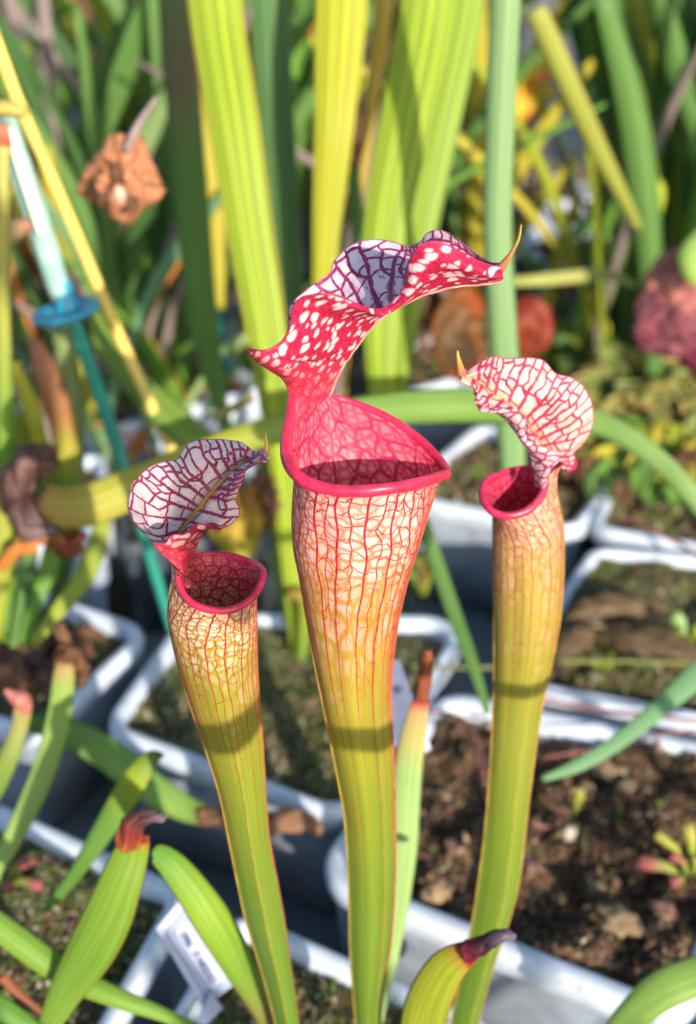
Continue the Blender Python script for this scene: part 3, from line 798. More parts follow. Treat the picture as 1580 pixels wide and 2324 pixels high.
TH_L = throat_mat('throat_skin_left', (0.66, 0.07, 0.13), (0.58, 0.42, 0.18), (0.30, 0.015, 0.05), (0.74, 0.55, 0.34))
TH_R = throat_mat('throat_skin_right', (0.66, 0.05, 0.14), (0.60, 0.18, 0.20), (0.36, 0.01, 0.06), (0.72, 0.30, 0.28))

# --- tallest pitcher
rowsC = [(1200, 664, 958, .320), (1250, 668, 943, .320), (1300, 678, 927, .320), (1400, 695, 903, .320), (1500, 712, 889, .320), (1580, 728, 885, .319), (1650, 742, 888, .319), (1750, 762, 893, .318),
         (1850, 780, 895, .318), (1950, 787, 896, .317), (2050, 791, 893, .317), (2150, 793, 885, .316), (2250, 800, 868, .315), (2340, 808, 862, .314), (2430, 815, 855, .312)]
rimC = {0: (1014, 1071, .325), 15: (1001, 1045, .333), 35: (962, 1005, .341), 55: (903, 959, .347), 75: (830, 923, .351), 92: (772, 903, .352), 105: (745, 890, .350), 120: (722, 884, .349),
        135: (700, 882, .346), 150: (678, 882, .341), 162: (658, 884, .336), 172: (654, 925, .331), 182: (652, 960, .327), 195: (647, 995, .321), 208: (651, 1035, .314), 222: (668, 1070, .307),
        238: (702, 1094, .302), 255: (757, 1108, .299), 270: (815, 1112, .298), 288: (880, 1106, .299), 305: (930, 1097, .303), 322: (968, 1087, .309), 340: (993, 1079, .316), 350: (1006, 1075, .321)}
lipC = [(700, 905, .352, .3), (745, 896, .350, .5), (772, 903, .352, .7), (830, 922, .351, .85), (903, 958, .347, .9), (962, 1004, .341, .95), (1001, 1045, .333, 1.0), (1016, 1070, .325, .75), (1006, 1074, .321, .9),
        (968, 1087, .309, 1.05), (930, 1097, .303, 1.1), (880, 1105, .299, 1.1), (815, 1111, .298, 1.1), (757, 1108, .299, 1.1), (702, 1093, .302, 1.15), (668, 1068, .307, 1.25), (652, 1034, .314, 1.35),
        (650, 995, .321, 1.35), (656, 955, .327, 1.2), (659, 920, .331, .9), (660, 885, .336, .6), (652, 865, .337, .4)]
rC, gC, cenC, radC = pitcher('tallest pitcher, in the centre, with flared red lip and raised red and white lid', rowsC, rimC, 0.92, lipC, 0.0016, TM_C, TH_C, LIPM, keelk=.6, ridge=0.05, ridge_phi=300, topv=0.74)

lidC = [ # near edge, crease, far edge: (px,py,Y)
    ((653, 985, .3235), (702, 985, .3435), (702, 984, .3445)),
    ((652, 955, .3275), (714, 950, .3465), (712, 948, .3480)),
    ((653, 920, .3325), (732, 920, .3490), (722, 916, .3510)),
    ((655, 890, .336), (747, 897, .350), (725, 890, .353)),
    ((640, 858, .333), (758, 872, .349), (700, 850, .355)),
    ((602, 832, .325), (768, 850, .348), (690, 820, .357)),
    ((568, 806, .317), (778, 832, .347), (680, 795, .358)),
    ((566, 792, .316), (784, 820, .347), (675, 780, .358)),
    ((603, 797, .319), (792, 808, .346), (668, 765, .358)),
    ((640, 775, .320), (803, 792, .345), (656, 748, .357)),
    ((660, 738, .319), (816, 774, .344), (656, 725, .356)),
    ((666, 700, .318), (829, 757, .343), (661, 690, .355)),
    ((690, 674, .317), (841, 742, .342), (700, 655, .357)),
    ((740, 667, .316), (855, 727, .341), (747, 625, .360)),
    ((790, 680, .318), (869, 714, .340), (762, 590, .364)),
    ((832, 700, .324), (884, 703, .340), (800, 556, .367)),
    ((870, 700, .330), (900, 692, .339), (845, 545, .368)),
    ((905, 672, .331), (926, 680, .338), (892, 551, .368)),
    ((924, 630, .328), (954, 668, .338), (925, 561, .366)),
    ((935, 585, .325), (985, 658, .337), (950, 553, .362)),
    ((956, 557, .323), (1010, 651, .337), (972, 530, .358)),
    ((996, 550, .323), (1036, 647, .336), (1004, 525, .354)),
    ((1040, 569, .325), (1070, 643, .336), (1041, 547, .350)),
    ((1083, 591, .328), (1103, 640, .335), (1078, 577, .345)),
    ((1113, 603, .331), (1124, 638, .334), (1112, 597, .340)),
    ((1138, 606, .333), (1141, 632, .334), (1140, 598, .336)),
]
def lidgrid(spec, bul=0.004, bul2=0.004):
    out = []
    for n, s, f in spec:
        a, b, c = W(*n), W(*s), W(*f)
        # cross section: rounded trough; bulge is away from the line, downward and forward/back
        n1 = a.lerp(b, 0.33)+Vector((0, -bul, 0)); n2 = a.lerp(b, 0.7)+Vector((0, -bul*0.7, 0))
        f1 = b.lerp(c, 0.3)+Vector((0, bul2*0.6, 0)); f2 = b.lerp(c, 0.65)+Vector((0, bul2, 0))
        out.append([a, n1, n2, b, f1, f2, c])
    return out
SPOT = spot_mat('lid_spotted_red', (0.68, 0.035, 0.12), (0.40, 0.012, 0.05), (0.90, 0.66, 0.68), scale=330)
LIDB = lid_mat('lid_purple_net', (0.78, 0.74, 0.84), (0.88, 0.74, 0.80), (0.24, 0.02, 0.12), (0.60, 0.30, 0.44), scale=265, width=0.035, stretch=(0.75, 1.0))
LIDU = lid_mat('lid_net_left', (0.74, 0.74, 0.78), (0.88, 0.74, 0.76), (0.27, 0.035, 0.13), (0.60, 0.36, 0.42), scale=300, width=0.035, rib=(0.30, 0.16, 0.08))
LIDR = lid_mat('lid_net_right', (0.84, 0.58, 0.52), (0.84, 0.68, 0.64), (0.40, 0.035, 0.11), (0.72, 0.34, 0.34), scale=290, width=0.03, rib=(0.78, 0.40, 0.14))
o, B = patch('lid', lidgrid(lidC), 130, 64, rC, [SPOT, LIDB], 0.0005, matfn=lambda a, b: 0 if b < 0.5 else 1, rough=0.00035)
lid_veins(rC, B, [VP, plain_mat('blush_plum', (.58, .18, .34), .5, .3, 300, .2)], 2, [(1, 63)], 34, 128, .00185, .0060, .25)
edge_roll(rC, [B[i, 0] for i in range(22, 130, 2)], 0.00032, MARG)
edge_roll(rC, [B[i, -1] for i in range(42, 130, 2)], 0.00028, MARGP)
# pale hairy keel under the crease
keel = [Vector(B[i, 31])+Vector((0, 0, -0.0004)) for i in range(16, 130, 3)]
KEEL = plain_mat('pale_hairy_keel', (0.80, 0.42, 0.34), 0.6, 0.3, 300, 0.4)
sweep('keel', keel, [0.0010]*len(keel), [0.0016]*len(keel), rC, KEEL, n=8, seg=90)
# hairs on the keel and front fold
def hairs(line_pts, count, length, down, parent, mat, seed):
    rnd = random.Random(seed); vs = []; fs = []
    for _ in range(count):
        i = rnd.random()*(len(line_pts)-1); k = int(i); p = line_pts[k].lerp(line_pts[k+1], i-k)
        d = (Vector(down)+Vector([rnd.gauss(0, 0.35) for _ in range(3)])).normalized(); L = length*rnd.uniform(0.5, 1.2)
        s = d.cross(Vector((0, 1, 0.2))).normalized()*0.00005; s2 = d.cross(s).normalized()*0.00005
        b = len(vs); vs += [p-s, p+s, p+s2, p+d*L]; fs += [(b, b+1, b+3), (b+1, b+2, b+3), (b+2, b, b+3)]
    o = link('hairs', mesh('hairs', vs, fs), parent, mat); o['kind'] = 'stuff'
HAIR = plain_mat('lid_hair', (0.85, 0.6, 0.5), 0.5, 0.3, 300, 0.1)
hairs(keel, 1100, 0.0008, (0.1, -0.3, -1), rC, HAIR, 5)
hairs([Vector(B[i, -1]) for i in range(42, 130, 2)], 500, 0.0006, (-0.2, -0.3, 1), rC, HAIR, 6)
sweep('spur', [W(1125, 622, .334), W(1143, 600, .333), W(1162, 572, .331), W(1178, 540, .329), W(1183, 510, .328)], [.0032, .0022, .0012, .0008, .0003], [.0026, .0018, .001, .0007, .0003], rC, TIPM, n=8, seg=20)
def seam(parent, Gd, cen, phi, mat, w, i0=0, i1=None, side=1.0):
    """raised wing line down one side of a tube"""
    nphi = Gd.shape[1]; j = int(round((phi % 360)/360*nphi)) % nphi
    i1 = i1 or 70+16
    pts = []; wd = []
    for i in range(i0, i1, 3):
        p = Vector(Gd[i][j]); c = Vector(Gd[i].mean(axis=0)); o = (p-c); o.z = 0; o.normalize(); pts.append(p+o*w*0.25)
    n = len(pts)
    sweep('wing', pts, [w*(0.5+0.5*math.sin(math.pi*min(1, (k+1)/n))) for k in range(n)], [w*0.6]*n, parent, mat, n=6, seg=n*2)
seam(rC, gC, cenC, 300, SEAMG, 0.0004, 0, 60); seam(rC, gC, cenC, 357, SEAM, 0.0009); seam(rC, gC, cenC, 183, SEAMG, 0.0007)

VEIN_C = plain_mat('vein_red', (0.44, 0.012, 0.03), .45, .15, 300, .3); VEIN_L = plain_mat('vein_brown_red', (0.33, 0.025, 0.02), .45, .15, 300, .3); VEIN_R = plain_mat('vein_dull_red', (0.36, 0.04, 0.03), .45, .15, 300, .3)
vein_net(rC, gC, VEIN_C, 3, 16, .092, .032, .00082, 14, 4)
# --- left pitcher
ZL = lambda x, y: (258.2+0.2451*x, 946.7+0.2451*y)
def zl(x, y, Y): a, b = ZL(x, y); return (a, b, Y)
rowsL = [(1405, 383, 582, .313), (1450, 391, 583, .313), (1500, 402, 584, .313), (1600, 432, 590, .312), (1700, 466, 598, .311), (1800, 497, 604, .310), (1900, 518, 612, .309), (2000, 538, 630, .308),
         (2100, 560, 648, .307), (2200, 592, 662, .306), (2324, 625, 680, .305), (2420, 640, 690, .304)]
yl = lambda ph: .313+.0125*math.sin(math.radians(ph))
_rl = {0: (1380, 1440), 15: (1365, 1392), 35: (1292, 1348), 55: (1195, 1310), 75: (1060, 1272), 92: (930, 1260), 108: (820, 1264), 125: (745, 1278), 138: (690, 1290), 150: (600, 1275), 162: (520, 1260), 175: (488, 1290),
       188: (520, 1350), 198: (575, 1420), 208: (615, 1560), 222: (665, 1655), 240: (753, 1730), 258: (860, 1768), 275: (980, 1784), 292: (1088, 1774), 308: (1186, 1738), 325: (1284, 1664), 340: (1348, 1566), 350: (1376, 1490)}
rimL = {k: zl(*v, yl(k)) for k, v in _rl.items()}
lipL = [zl(700, 1330, .318)+(.4,), zl(735, 1285, .322)+(.7,), zl(820, 1264, .325)+(.8,), zl(930, 1258, .3255)+(.85,), zl(1060, 1270, .325)+(.9,), zl(1195, 1308, .323)+(1,), zl(1300, 1350, .320)+(1,), zl(1372, 1395, .316)+(1.,), zl(1386, 1440, .313)+(.9,),
        zl(1376, 1500, .311)+(1,), zl(1345, 1570, .309)+(1,), zl(1284, 1662, .306)+(1,), zl(1186, 1736, .303)+(1,), zl(1088, 1772, .301)+(1,), zl(980, 1782, .3005)+(1,), zl(860, 1766, .301)+(1,), zl(753, 1728, .302)+(1,),
        zl(665, 1653, .304)+(1,), zl(615, 1558, .307)+(1,), zl(595, 1470, .309)+(.95,), zl(600, 1400, .311)+(.9,), zl(620, 1370, .312)+(.5,)]
rL, gL, cenL, radL = pitcher('left pitcher with an upright pale lid netted in purple and a round red mouth', rowsL, rimL, 0.85, lipL, 0.00115, TM_L, TH_L, LIPM2, ridge=0.05, ridge_phi=280, topv=0.74)
bladeL = [((500, 1190), (570, 1200), (640, 1190)), ((440, 1172), (600, 1110), (700, 1110)), ((350, 1130), (625, 1055), (762, 1045)), ((270, 1060), (660, 1000), (832, 1010)), ((190, 970), (690, 960), (905, 1010)),
          ((142, 860), (715, 920), (982, 1022)), ((142, 755), (745, 880), (1062, 1010)), ((182, 645), (775, 840), (1122, 962)), ((252, 548), (810, 795), (1163, 890)), ((352, 455), (845, 745), (1150, 828)),
          ((470, 421), (885, 695), (1128, 760)), ((582, 398), (925, 655), (1150, 690)), ((640, 312), (970, 610), (1180, 620)), ((722, 240), (1020, 565), (1203, 552)), ((832, 213), (1075, 515), (1222, 492)),
          ((952, 212), (1130, 470), (1270, 452)), ((1080, 222), (1190, 430), (1322, 415)), ((1200, 246), (1260, 395), (1372, 398)), ((1312, 318), (1340, 352), (1412, 385)), ((1392, 290), (1402, 318), (1440, 358))]
def blade(spec, z, yb, yt, cup, right_up):
    out = []; n = len(spec)
    for i, (f, m_, r) in enumerate(spec):
        t = i/(n-1); Ym = yb+(yt-yb)*t
        wav = 0.0022*math.sin(t*11)
        a = W(*z(*f, Ym+cup[0]+wav)); b = W(*z(*m_, Ym)); c = W(*z(*r, Ym+cup[1]-wav))
        q = Vector((0, -right_up, 0))
        out.append([a, a.lerp(b, .35)+q*0.6, a.lerp(b, .72)+q*0.2, b, b.lerp(c, .3)+q*0.2, b.lerp(c, .65)+q*0.5, c])
    return out
o, B = patch('lid', blade(bladeL, zl, .322, .316, (.004, -.006), .0035), 110, 60, rL, LIDU, 0.0005, rough=0.0004)
lid_veins(rL, B, [VPL, plain_mat('blush_lilac', (.60, .24, .36), .5, .3, 300, .2)], 5, [(-1, 0), (1, 59)], 3, 106, .00142, .0049, .22)
edge_roll(rL, [B[i, 0] for i in range(4, 110, 2)], 0.00026, MARGP); edge_roll(rL, [B[i, -1] for i in range(10, 110, 2)], 0.00026, MARG)
sweep('midrib', [Vector(B[i, 30])+Vector((0, -0.0003, 0)) for i in range(2, 108, 4)], [.0012-.0000*i for i in range(27)], [.0008]*27, rL, SEAMG, n=6, seg=60)
foldL = [((625, 1410), (695, 1400)), ((560, 1362), (702, 1335)), ((480, 1292), (728, 1285)), ((402, 1215), (745, 1240)), ((370, 1165), (760, 1210)), ((430, 1185), (775, 1180)), ((492, 1168), (785, 1150)),
         ((520, 1112), (797, 1122)), ((565, 1090), (808, 1100)), ((640, 1090), (822, 1072)), ((690, 1052), (842, 1042)), ((735, 1003), (862, 1020)), ((790, 990), (890, 1008)), ((860, 990), (925, 1005)), ((930, 1005), (1010, 1028))]
fold = []
for i, (a, b) in enumerate(foldL):
    t = i/(len(foldL)-1); Y = .311-.003*math.sin(t*3.1)
    A_, B_ = W(*zl(*a, Y-.003)), W(*zl(*b, Y+.004))
    fold.append([A_, A_.lerp(B_, .33)+Vector((0, -.002, 0)), A_.lerp(B_, .67)+Vector((0, -.0015, 0)), B_])
SPOT_L = spot_mat('lid_fold_red', (0.52, 0.03, 0.06), (0.30, 0.015, 0.04), (0.80, 0.52, 0.46), scale=420, off=-0.012)
o, B = patch('lid_fold', fold, 60, 30, rL, SPOT_L, 0.0005, rough=0.0004)
edge_roll(rL, [B[i, 0] for i in range(8, 60, 2)], 0.00026, MARG)
sweep('spur', [W(*zl(1350, 370, .316)), W(*zl(1405, 320, .316)), W(*zl(1415, 250, .316)), W(*zl(1410, 190, .316)), W(*zl(1407, 148, .316))], [.0028, .0018, .0009, .0005, .0002], [.002, .0014, .0008, .0005, .0002], rL, TIPM, n=8, seg=20)
seam(rL, gL, cenL, 280, SEAMG, 0.0004, 0, 60); seam(rL, gL, cenL, 357, SEAM, 0.0004); seam(rL, gL, cenL, 183, SEAMG, 0.0007)

vein_net(rL, gL, VEIN_L, 8, 14, .076, .020, .00062, 10, 6)
AN = empty('ant', W(*zl(592, 1440, .307)), 'tiny dark ant on the neck of the left pitcher', 'ant')
ANTM = plain_mat('ant_body', (.012, .010, .010), .35, 0, 300, .2)
for (x, y, r_a) in ((588, 1418, .00022), (591, 1438, .0003), (596, 1462, .0004)):
    p = W(*zl(x, y, .3065)); sweep('body', [p+Vector((0, 0, r_a)), p+Vector((0, 0, r_a*.5)), p-Vector((0, 0, r_a*.5)), p-Vector((0, 0, r_a))], [r_a*.5, r_a*1.6, r_a*1.6, r_a*.5], [r_a*.5, r_a*1.6, r_a*1.6, r_a*.5], AN, ANTM, n=8, seg=10)
for k in range(6):
    p = W(*zl(591, 1425+k//2*14, .3065)); d = Vector((.0007 if k % 2 else -.0007, 0, -.0002)); sweep('leg', [p, p+d*.5+Vector((0, -.0002, .0002)), p+d], [.00009]*3, [.00009]*3, AN, ANTM, n=5, seg=6)
# --- right pitcher
def zr(x, y, Y): return (989.7+.27234*x, 757.3+.27234*y, Y)
rowsR = [(1215, 1119, 1278, .366), (1300, 1120, 1277, .366), (1400, 1121, 1270, .365), (1500, 1121, 1252, .364), (1600, 1119, 1230, .362), (1700, 1114, 1215, .358), (1800, 1107, 1202, .354), (1900, 1098, 1190, .350),
         (2000, 1085, 1178, .345), (2100, 1069, 1152, .340), (2200, 1048, 1118, .335), (2324, 1022, 1085, .328), (2420, 1010, 1065, .322)]
yr = lambda ph: .364+.0125*math.sin(math.radians(ph))
_rr = {0: (1052, 1105), 18: (1062, 1060), 40: (1010, 1050), 58: (930, 1090), 72: (850, 1120), 88: (790, 1112), 105: (715, 1118), 125: (618, 1136), 145: (522, 1168), 165: (455, 1202), 180: (412, 1238),
       195: (390, 1290), 210: (392, 1350), 225: (416, 1416), 240: (468, 1470), 255: (532, 1499), 270: (602, 1509), 285: (688, 1495), 300: (766, 1462), 314: (836, 1395), 326: (880, 1330), 336: (905, 1262), 345: (940, 1180), 352: (995, 1130)}
rimR = {k: zr(*v, yr(k)) for k, v in _rr.items()}
lipR = [zr(840, 1140, .372)+(.4,), zr(800, 1110, .376)+(.8,), zr(715, 1116, .376)+(.9,), zr(618, 1134, .374)+(.95,), zr(522, 1166, .371)+(1,), zr(452, 1200, .367)+(1,), zr(406, 1236, .364)+(1.1,), zr(386, 1290, .361)+(1.1,), zr(390, 1352, .358)+(1.1,),
        zr(414, 1416, .355)+(1.1,), zr(466, 1470, .353)+(1.1,), zr(532, 1499, .352)+(1.1,), zr(602, 1508, .3515)+(1.1,), zr(688, 1494, .352)+(1.1,), zr(766, 1460, .353)+(1.1,), zr(836, 1394, .355)+(1.05,), zr(880, 1330, .357)+(1,),
        zr(903, 1262, .359)+(.95,), zr(912, 1200, .361)+(.8,), zr(925, 1150, .362)+(.5,)]
rR, gR, cenR, radR = pitcher('right hand pitcher facing left with a peach lid netted in red', rowsR, rimR, 0.85, lipR, 0.00125, TM_R, TH_R, LIPM2, ridge=0.05, ridge_phi=279, topv=0.74)
bladeR = [((1078, 1112), (1000, 1065), (930, 1105)), ((1132, 1100), (970, 1015), (905, 1055)), ((1145, 1042), (950, 980), (880, 995)), ((1152, 985), (930, 955), (845, 948)), ((1230, 902), (900, 930), (800, 908)),
          ((1287, 800), (875, 900), (765, 872)), ((1310, 690), (850, 860), (742, 825)), ((1287, 565), (825, 820), (738, 770)), ((1240, 460), (800, 780), (738, 720)), ((1162, 386), (770, 740), (725, 680)),
          ((1080, 358), (740, 700), (700, 650)), ((985, 328), (700, 660), (660, 632)), ((925, 256), (660, 620), (600, 628)), ((860, 215), (620, 590), (540, 628)), ((760, 203), (570, 555), (480, 634)),
          ((650, 211), (510, 520), (380, 622)), ((560, 212), (450, 480), (335, 595)), ((480, 193), (390, 430), (328, 520)), ((400, 226), (340, 395), (320, 460)), ((320, 276), (290, 365), (270, 420)), ((255, 322), (225, 337), (196, 375))]
o, B = patch('lid', blade(bladeR, zr, .368, .352, (.004, -.003), .004), 110, 60, rR, LIDR, 0.0005, rough=0.0004)
lid_veins(rR, B, [VRR, plain_mat('blush_rose', (.62, .20, .22), .5, .3, 300, .2)], 9, [(-1, 0), (1, 59)], 3, 106, .00152, .0053, .20)
edge_roll(rR, [B[i, 0] for i in range(4, 110, 2)], 0.0003, MARG)
foldR = [((840, 1265), (918, 1250)), ((830, 1195), (945, 1150)), ((812, 1125), (1000, 1080)), ((796, 1065), (1046, 1014)), ((785, 1020), (965, 974)), ((765, 975), (885, 944)), ((735, 930), (822, 920)), ((705, 885), (772, 885)),
         ((680, 845), (744, 830)), ((650, 800), (742, 770)), ((610, 750), (738, 715)), ((570, 705), (715, 664)), ((520, 665), (665, 629)), ((470, 640), (600, 622)), ((400, 627), (490, 622)), ((350, 610), (372, 612))]
fold = []
for i, (a, b) in enumerate(foldR):
    t = i/(len(foldR)-1); Y = .359-.008*t
    A_, B_ = W(*zr(*a, Y+.001)), W(*zr(*b, Y-.002))
    fold.append([A_, A_.lerp(B_, .33)+Vector((0, -.002, 0)), A_.lerp(B_, .67)+Vector((0, -.002, 0)), B_])
LIDF = lid_mat('lid_fold_net_right', (0.80, 0.55, 0.58), (0.74, 0.60, 0.74), (0.30, 0.01, 0.07), (0.55, 0.1, 0.2), scale=330, width=0.06, keepnet=0.9)
patch('lid_fold', fold, 60, 26, rR, LIDF, 0.0005, rough=0.0003)
sweep('ear', [W(*zr(1060, 1010, .372)), W(*zr(1110, 1060, .373)), W(*zr(1125, 1100, .373)), W(*zr(1080, 1125, .372))], [.004, .005, .004, .002], [.003, .003, .002, .001], rR, LIPM2, n=8, seg=16)
sweep('spur', [W(*zr(250, 340, .352)), W(*zr(215, 330, .352)), W(*zr(200, 270, .351)), W(*zr(185, 200, .350)), W(*zr(180, 142, .350))], [.0035, .003, .002, .0012, .0005], [.002, .002, .0014, .001, .0004], rR, TIPM, n=8, seg=20)
seam(rR, gR, cenR, 279, SEAMG, 0.0004, 0, 60); seam(rR, gR, cenR, 357, SEAMG, 0.0008); seam(rR, gR, cenR, 183, SEAMG, 0.0007)

vein_net(rR, gR, VEIN_R, 12, 12, .080, .026, .00056, 8, 3)

# ------------------------------------------------------------------ leaves in front
LM = {}
def lm(key, *a, **k):
    if key not in LM: LM[key] = leaf_mat('leaf_'+key, *a, **k)
    return LM[key]
green = lm('mid_green', (0.13, 0.29, 0.04)); bright = lm('bright_green', (0.22, 0.37, 0.035), edge=(0.35, 0.14, 0.05))
yellowg = lm('yellow_green', (0.33, 0.39, 0.035)); dark = lm('dark_green', (0.12, 0.25, 0.06), stripe=.35); darker = lm('deep_green', (0.075, 0.17, 0.05), stripe=.35)
yellow = lm('yellow', (0.50, 0.44, 0.05)); pale = lm('pale_green', (0.34, 0.50, 0.20)); blueg = lm('blue_green', (0.18, 0.36, 0.17))
brown = lm('dead_brown', (0.20, 0.10, 0.055), stripe=0.6); orange = lm('orange', (0.60, 0.24, 0.06))

def crumple(name, pts, wd, parent, mat, seed, amp=0.25, thick=0.0006, curl=0.7):
    """dead shrivelled sheet following pts"""
    rnd = random.Random(seed); R, C = 26, 14
    P = crom([tuple(p) for p in pts], R); Wd = crom(np.array(wd, float)[:, None], R)[:, 0]
    T = np.gradient(P, axis=0); Bm = np.zeros((R, C, 3)); uv = np.zeros((R, C, 2))
    for i in range(R):
        t = Vector(T[i]).normalized(); view = (Vector(P[i])-Vector((0, 0, CAMH))).normalized()
        a = t.cross(view).normalized(); b = a.cross(t)
        for j in range(C):
            s = j/(C-1)*2-1; w = Wd[i]/2
            p = Vector(P[i])+a*(math.sin(s*1.5)*w)-b*(math.cos(s*1.9)*w*curl)
            nz = mnoise.noise_vector(Vector((i*0.35, j*0.45, seed*7.3)))+mnoise.noise_vector(Vector((i*0.9, j*1.1, seed*3.3)))*.35
            Bm[i, j] = p+nz*w*amp*2; uv[i, j] = (j/(C-1), i/(R-1))
    o = link(name, grid_mesh(name, Bm, uv), parent, mat)
    m = o.modifiers.new('thickness', 'SOLIDIFY'); m.thickness = thick
    return o
def one_leaf(name, label, cat, spec, mat, **kw):
    p = W(*spec[-1][:3]); root = empty(name, p, label, cat)
    leaf('blade', spec, root, mat, **kw)
    return root

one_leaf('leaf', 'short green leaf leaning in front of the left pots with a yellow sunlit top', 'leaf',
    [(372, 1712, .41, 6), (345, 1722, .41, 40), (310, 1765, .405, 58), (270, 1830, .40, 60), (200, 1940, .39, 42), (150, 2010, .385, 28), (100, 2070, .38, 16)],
    lm('lean', None, ends=[(0, (.15, .06, .02)), (.06, (.14, .26, .04)), (.2, (.32, .40, .03)), (.42, (.13, .27, .04)), (1, (.10, .24, .04))]))  # green ramp with a yellower stretch near the top
r_ = one_leaf('leaf', 'broad green leaf at the lower left with a shrivelled dark brown tip', 'leaf',
    [(312, 1890, .335, 55), (300, 1930, .335, 78), (275, 2000, .33, 98), (245, 2080, .325, 112), (205, 2160, .32, 110), (150, 2250, .315, 80), (110, 2330, .31, 50)],
    lm('broad', None, ends=[(0, (.16, .02, .02)), (.03, (.28, .04, .02)), (.055, (.38, .26, .03)), (.10, (.20, .33, .03)), (.6, (.15, .28, .03)), (1, (.17, .30, .04))], edge=(.42, .32, .05)))
DEADT = leaf_mat('dead_tip', None, ends=[(0, (.30, .10, .03)), (.12, (.20, .03, .02)), (.4, (.08, .035, .03)), (1, (.14, .11, .14))], stripe=.6, transl=.1)
crumple('tip', [W(288, 1925, .3335), W(302, 1872, .333), W(335, 1852, .332), W(365, 1855, .331), W(378, 1850, .331)], [.0085, .0075, .005, .003, .001], r_, DEADT, 3, 0.22, .0004, curl=.4)
one_leaf('leaf', 'blunt green leaf bending right towards the foot of the left pitcher', 'leaf',
    [(346, 1932, .335, 14), (360, 1938, .335, 48), (395, 1968, .333, 66), (440, 2025, .33, 78), (490, 2100, .326, 86), (545, 2195, .322, 74), (600, 2290, .318, 58), (645, 2390, .313, 45)],
    lm('blunt', None, ends=[(0, (.12, .30, .04)), (.3, (.26, .42, .03)), (.6, (.17, .31, .03)), (.8, (.22, .22, .05)), (1, (.2, .12, .06))], edge=(.36, .14, .06)))
one_leaf('leaf', 'long narrow leaf running down across the bottom left corner', 'leaf',
    [(-60, 2060, .335, 55), (40, 2135, .33, 62), (150, 2212, .325, 58), (260, 2262, .32, 46), (350, 2295, .318, 34), (440, 2330, .315, 22), (500, 2350, .31, 10)], lm('low', (.20, .36, .05), edge=(.45, .38, .05)), flat=.3)
one_leaf('leaf', 'green leaf tip in the very bottom left corner', 'leaf', [(-80, 2250, .32, 60), (20, 2300, .318, 50), (100, 2345, .315, 20)], green)
one_leaf('leaf', 'thin reddish stem beside the bottom left corner leaf', 'leaf', [(5, 2215, .33, 22), (45, 2260, .328, 24), (110, 2310, .325, 18), (170, 2350, .32, 10)], lm('reddish', (.30, .10, .05)))
r_ = one_leaf('leaf', 'tall pale leaf curving down the left edge from a brown tip', 'leaf',
    [(150, 1485, .46, 32), (146, 1530, .455, 48), (135, 1620, .45, 54), (110, 1720, .44, 55), (70, 1820, .43, 52), (30, 1900, .42, 46), (-20, 1990, .41, 40), (-60, 2060, .405, 30)],
    lm('tall_pale', None, ends=[(0, (.30, .06, .05)), (.05, (.42, .30, .10)), (.12, (.30, .44, .10)), (1, (.30, .45, .12))]))
crumple('tip', [W(150, 1500, .458), W(148, 1465, .458), W(140, 1435, .46), W(128, 1412, .462)], [.006, .006, .005, .003], r_, brown, 4, .3)
crumple('tip', [W(140, 1480, .45), W(170, 1490, .455), W(190, 1520, .46), W(185, 1555, .46)], [.004, .006, .004, .003], r_, brown, 5, .4)
r_ = one_leaf('bud_leaf', 'green leaf at the left edge topped by a pink bud', 'leaf',
    [(52, 1610, .45, 40), (45, 1650, .448, 38), (20, 1720, .44, 45), (-10, 1790, .435, 40), (-50, 1860, .43, 30)], lm('budl', None, ends=[(0, (.45, .36, .14)), (.3, (.25, .32, .06)), (1, (.12, .24, .04))]))
sweep('bud', [W(12, 1565, .45), W(30, 1580, .45), W(50, 1590, .45), W(62, 1615, .45)], [.002, .006, .009, .005], [.002, .005, .007, .004], r_, plain_mat('pink_bud', (.55, .20, .16), .5, .3, 150, .5), n=10, seg=20)
r_ = one_leaf('leaf', 'long green leaf arching over the grey gap with a papery brown end', 'leaf',
    [(60, 1640, .475, 40), (130, 1652, .478, 60), (210, 1690, .48, 72), (290, 1745, .478, 76), (360, 1800, .47, 68), (420, 1835, .465, 58), (475, 1852, .46, 46)],
    lm('archg', None, ends=[(0, (.10, .22, .05)), (.5, (.17, .34, .08)), (.9, (.24, .40, .08)), (1, (.28, .2, .08))]))
DRY = leaf_mat('dry_sheath', (.30, .16, .09), stripe=.5, spots=.3)
crumple('tip', [W(455, 1850, .461), W(520, 1860, .455), (W(600, 1868, .452)), W(670, 1862, .45), W(730, 1885, .45)], [.007, .009, .010, .011, .004], r_, DRY, 6, .25)
r_ = one_leaf('leaf', 'pale flat leaf standing directly behind the tallest pitcher with a brown tip', 'leaf',
    [(958, 1585, .385, 34), (948, 1620, .384, 48), (930, 1720, .38, 62), (922, 1820, .378, 64), (918, 1920, .372, 60), (905, 2040, .366, 52), (888, 2160, .36, 38), (872, 2260, .352, 22), (862, 2330, .345, 12)],
    lm('palef', None, ends=[(0, (.60, .04, .08)), (.035, (.55, .38, .16)), (.12, (.50, .46, .16)), (.22, (.36, .54, .20)), (1, (.40, .56, .20))]))
crumple('tip', [W(955, 1590, .384), W(962, 1545, .385), W(968, 1505, .386), W(972, 1475, .387)], [.0045, .0050, .0045, .0025], r_, leaf_mat('rust_tip', (.30, .09, .04), stripe=.4), 7, .15)
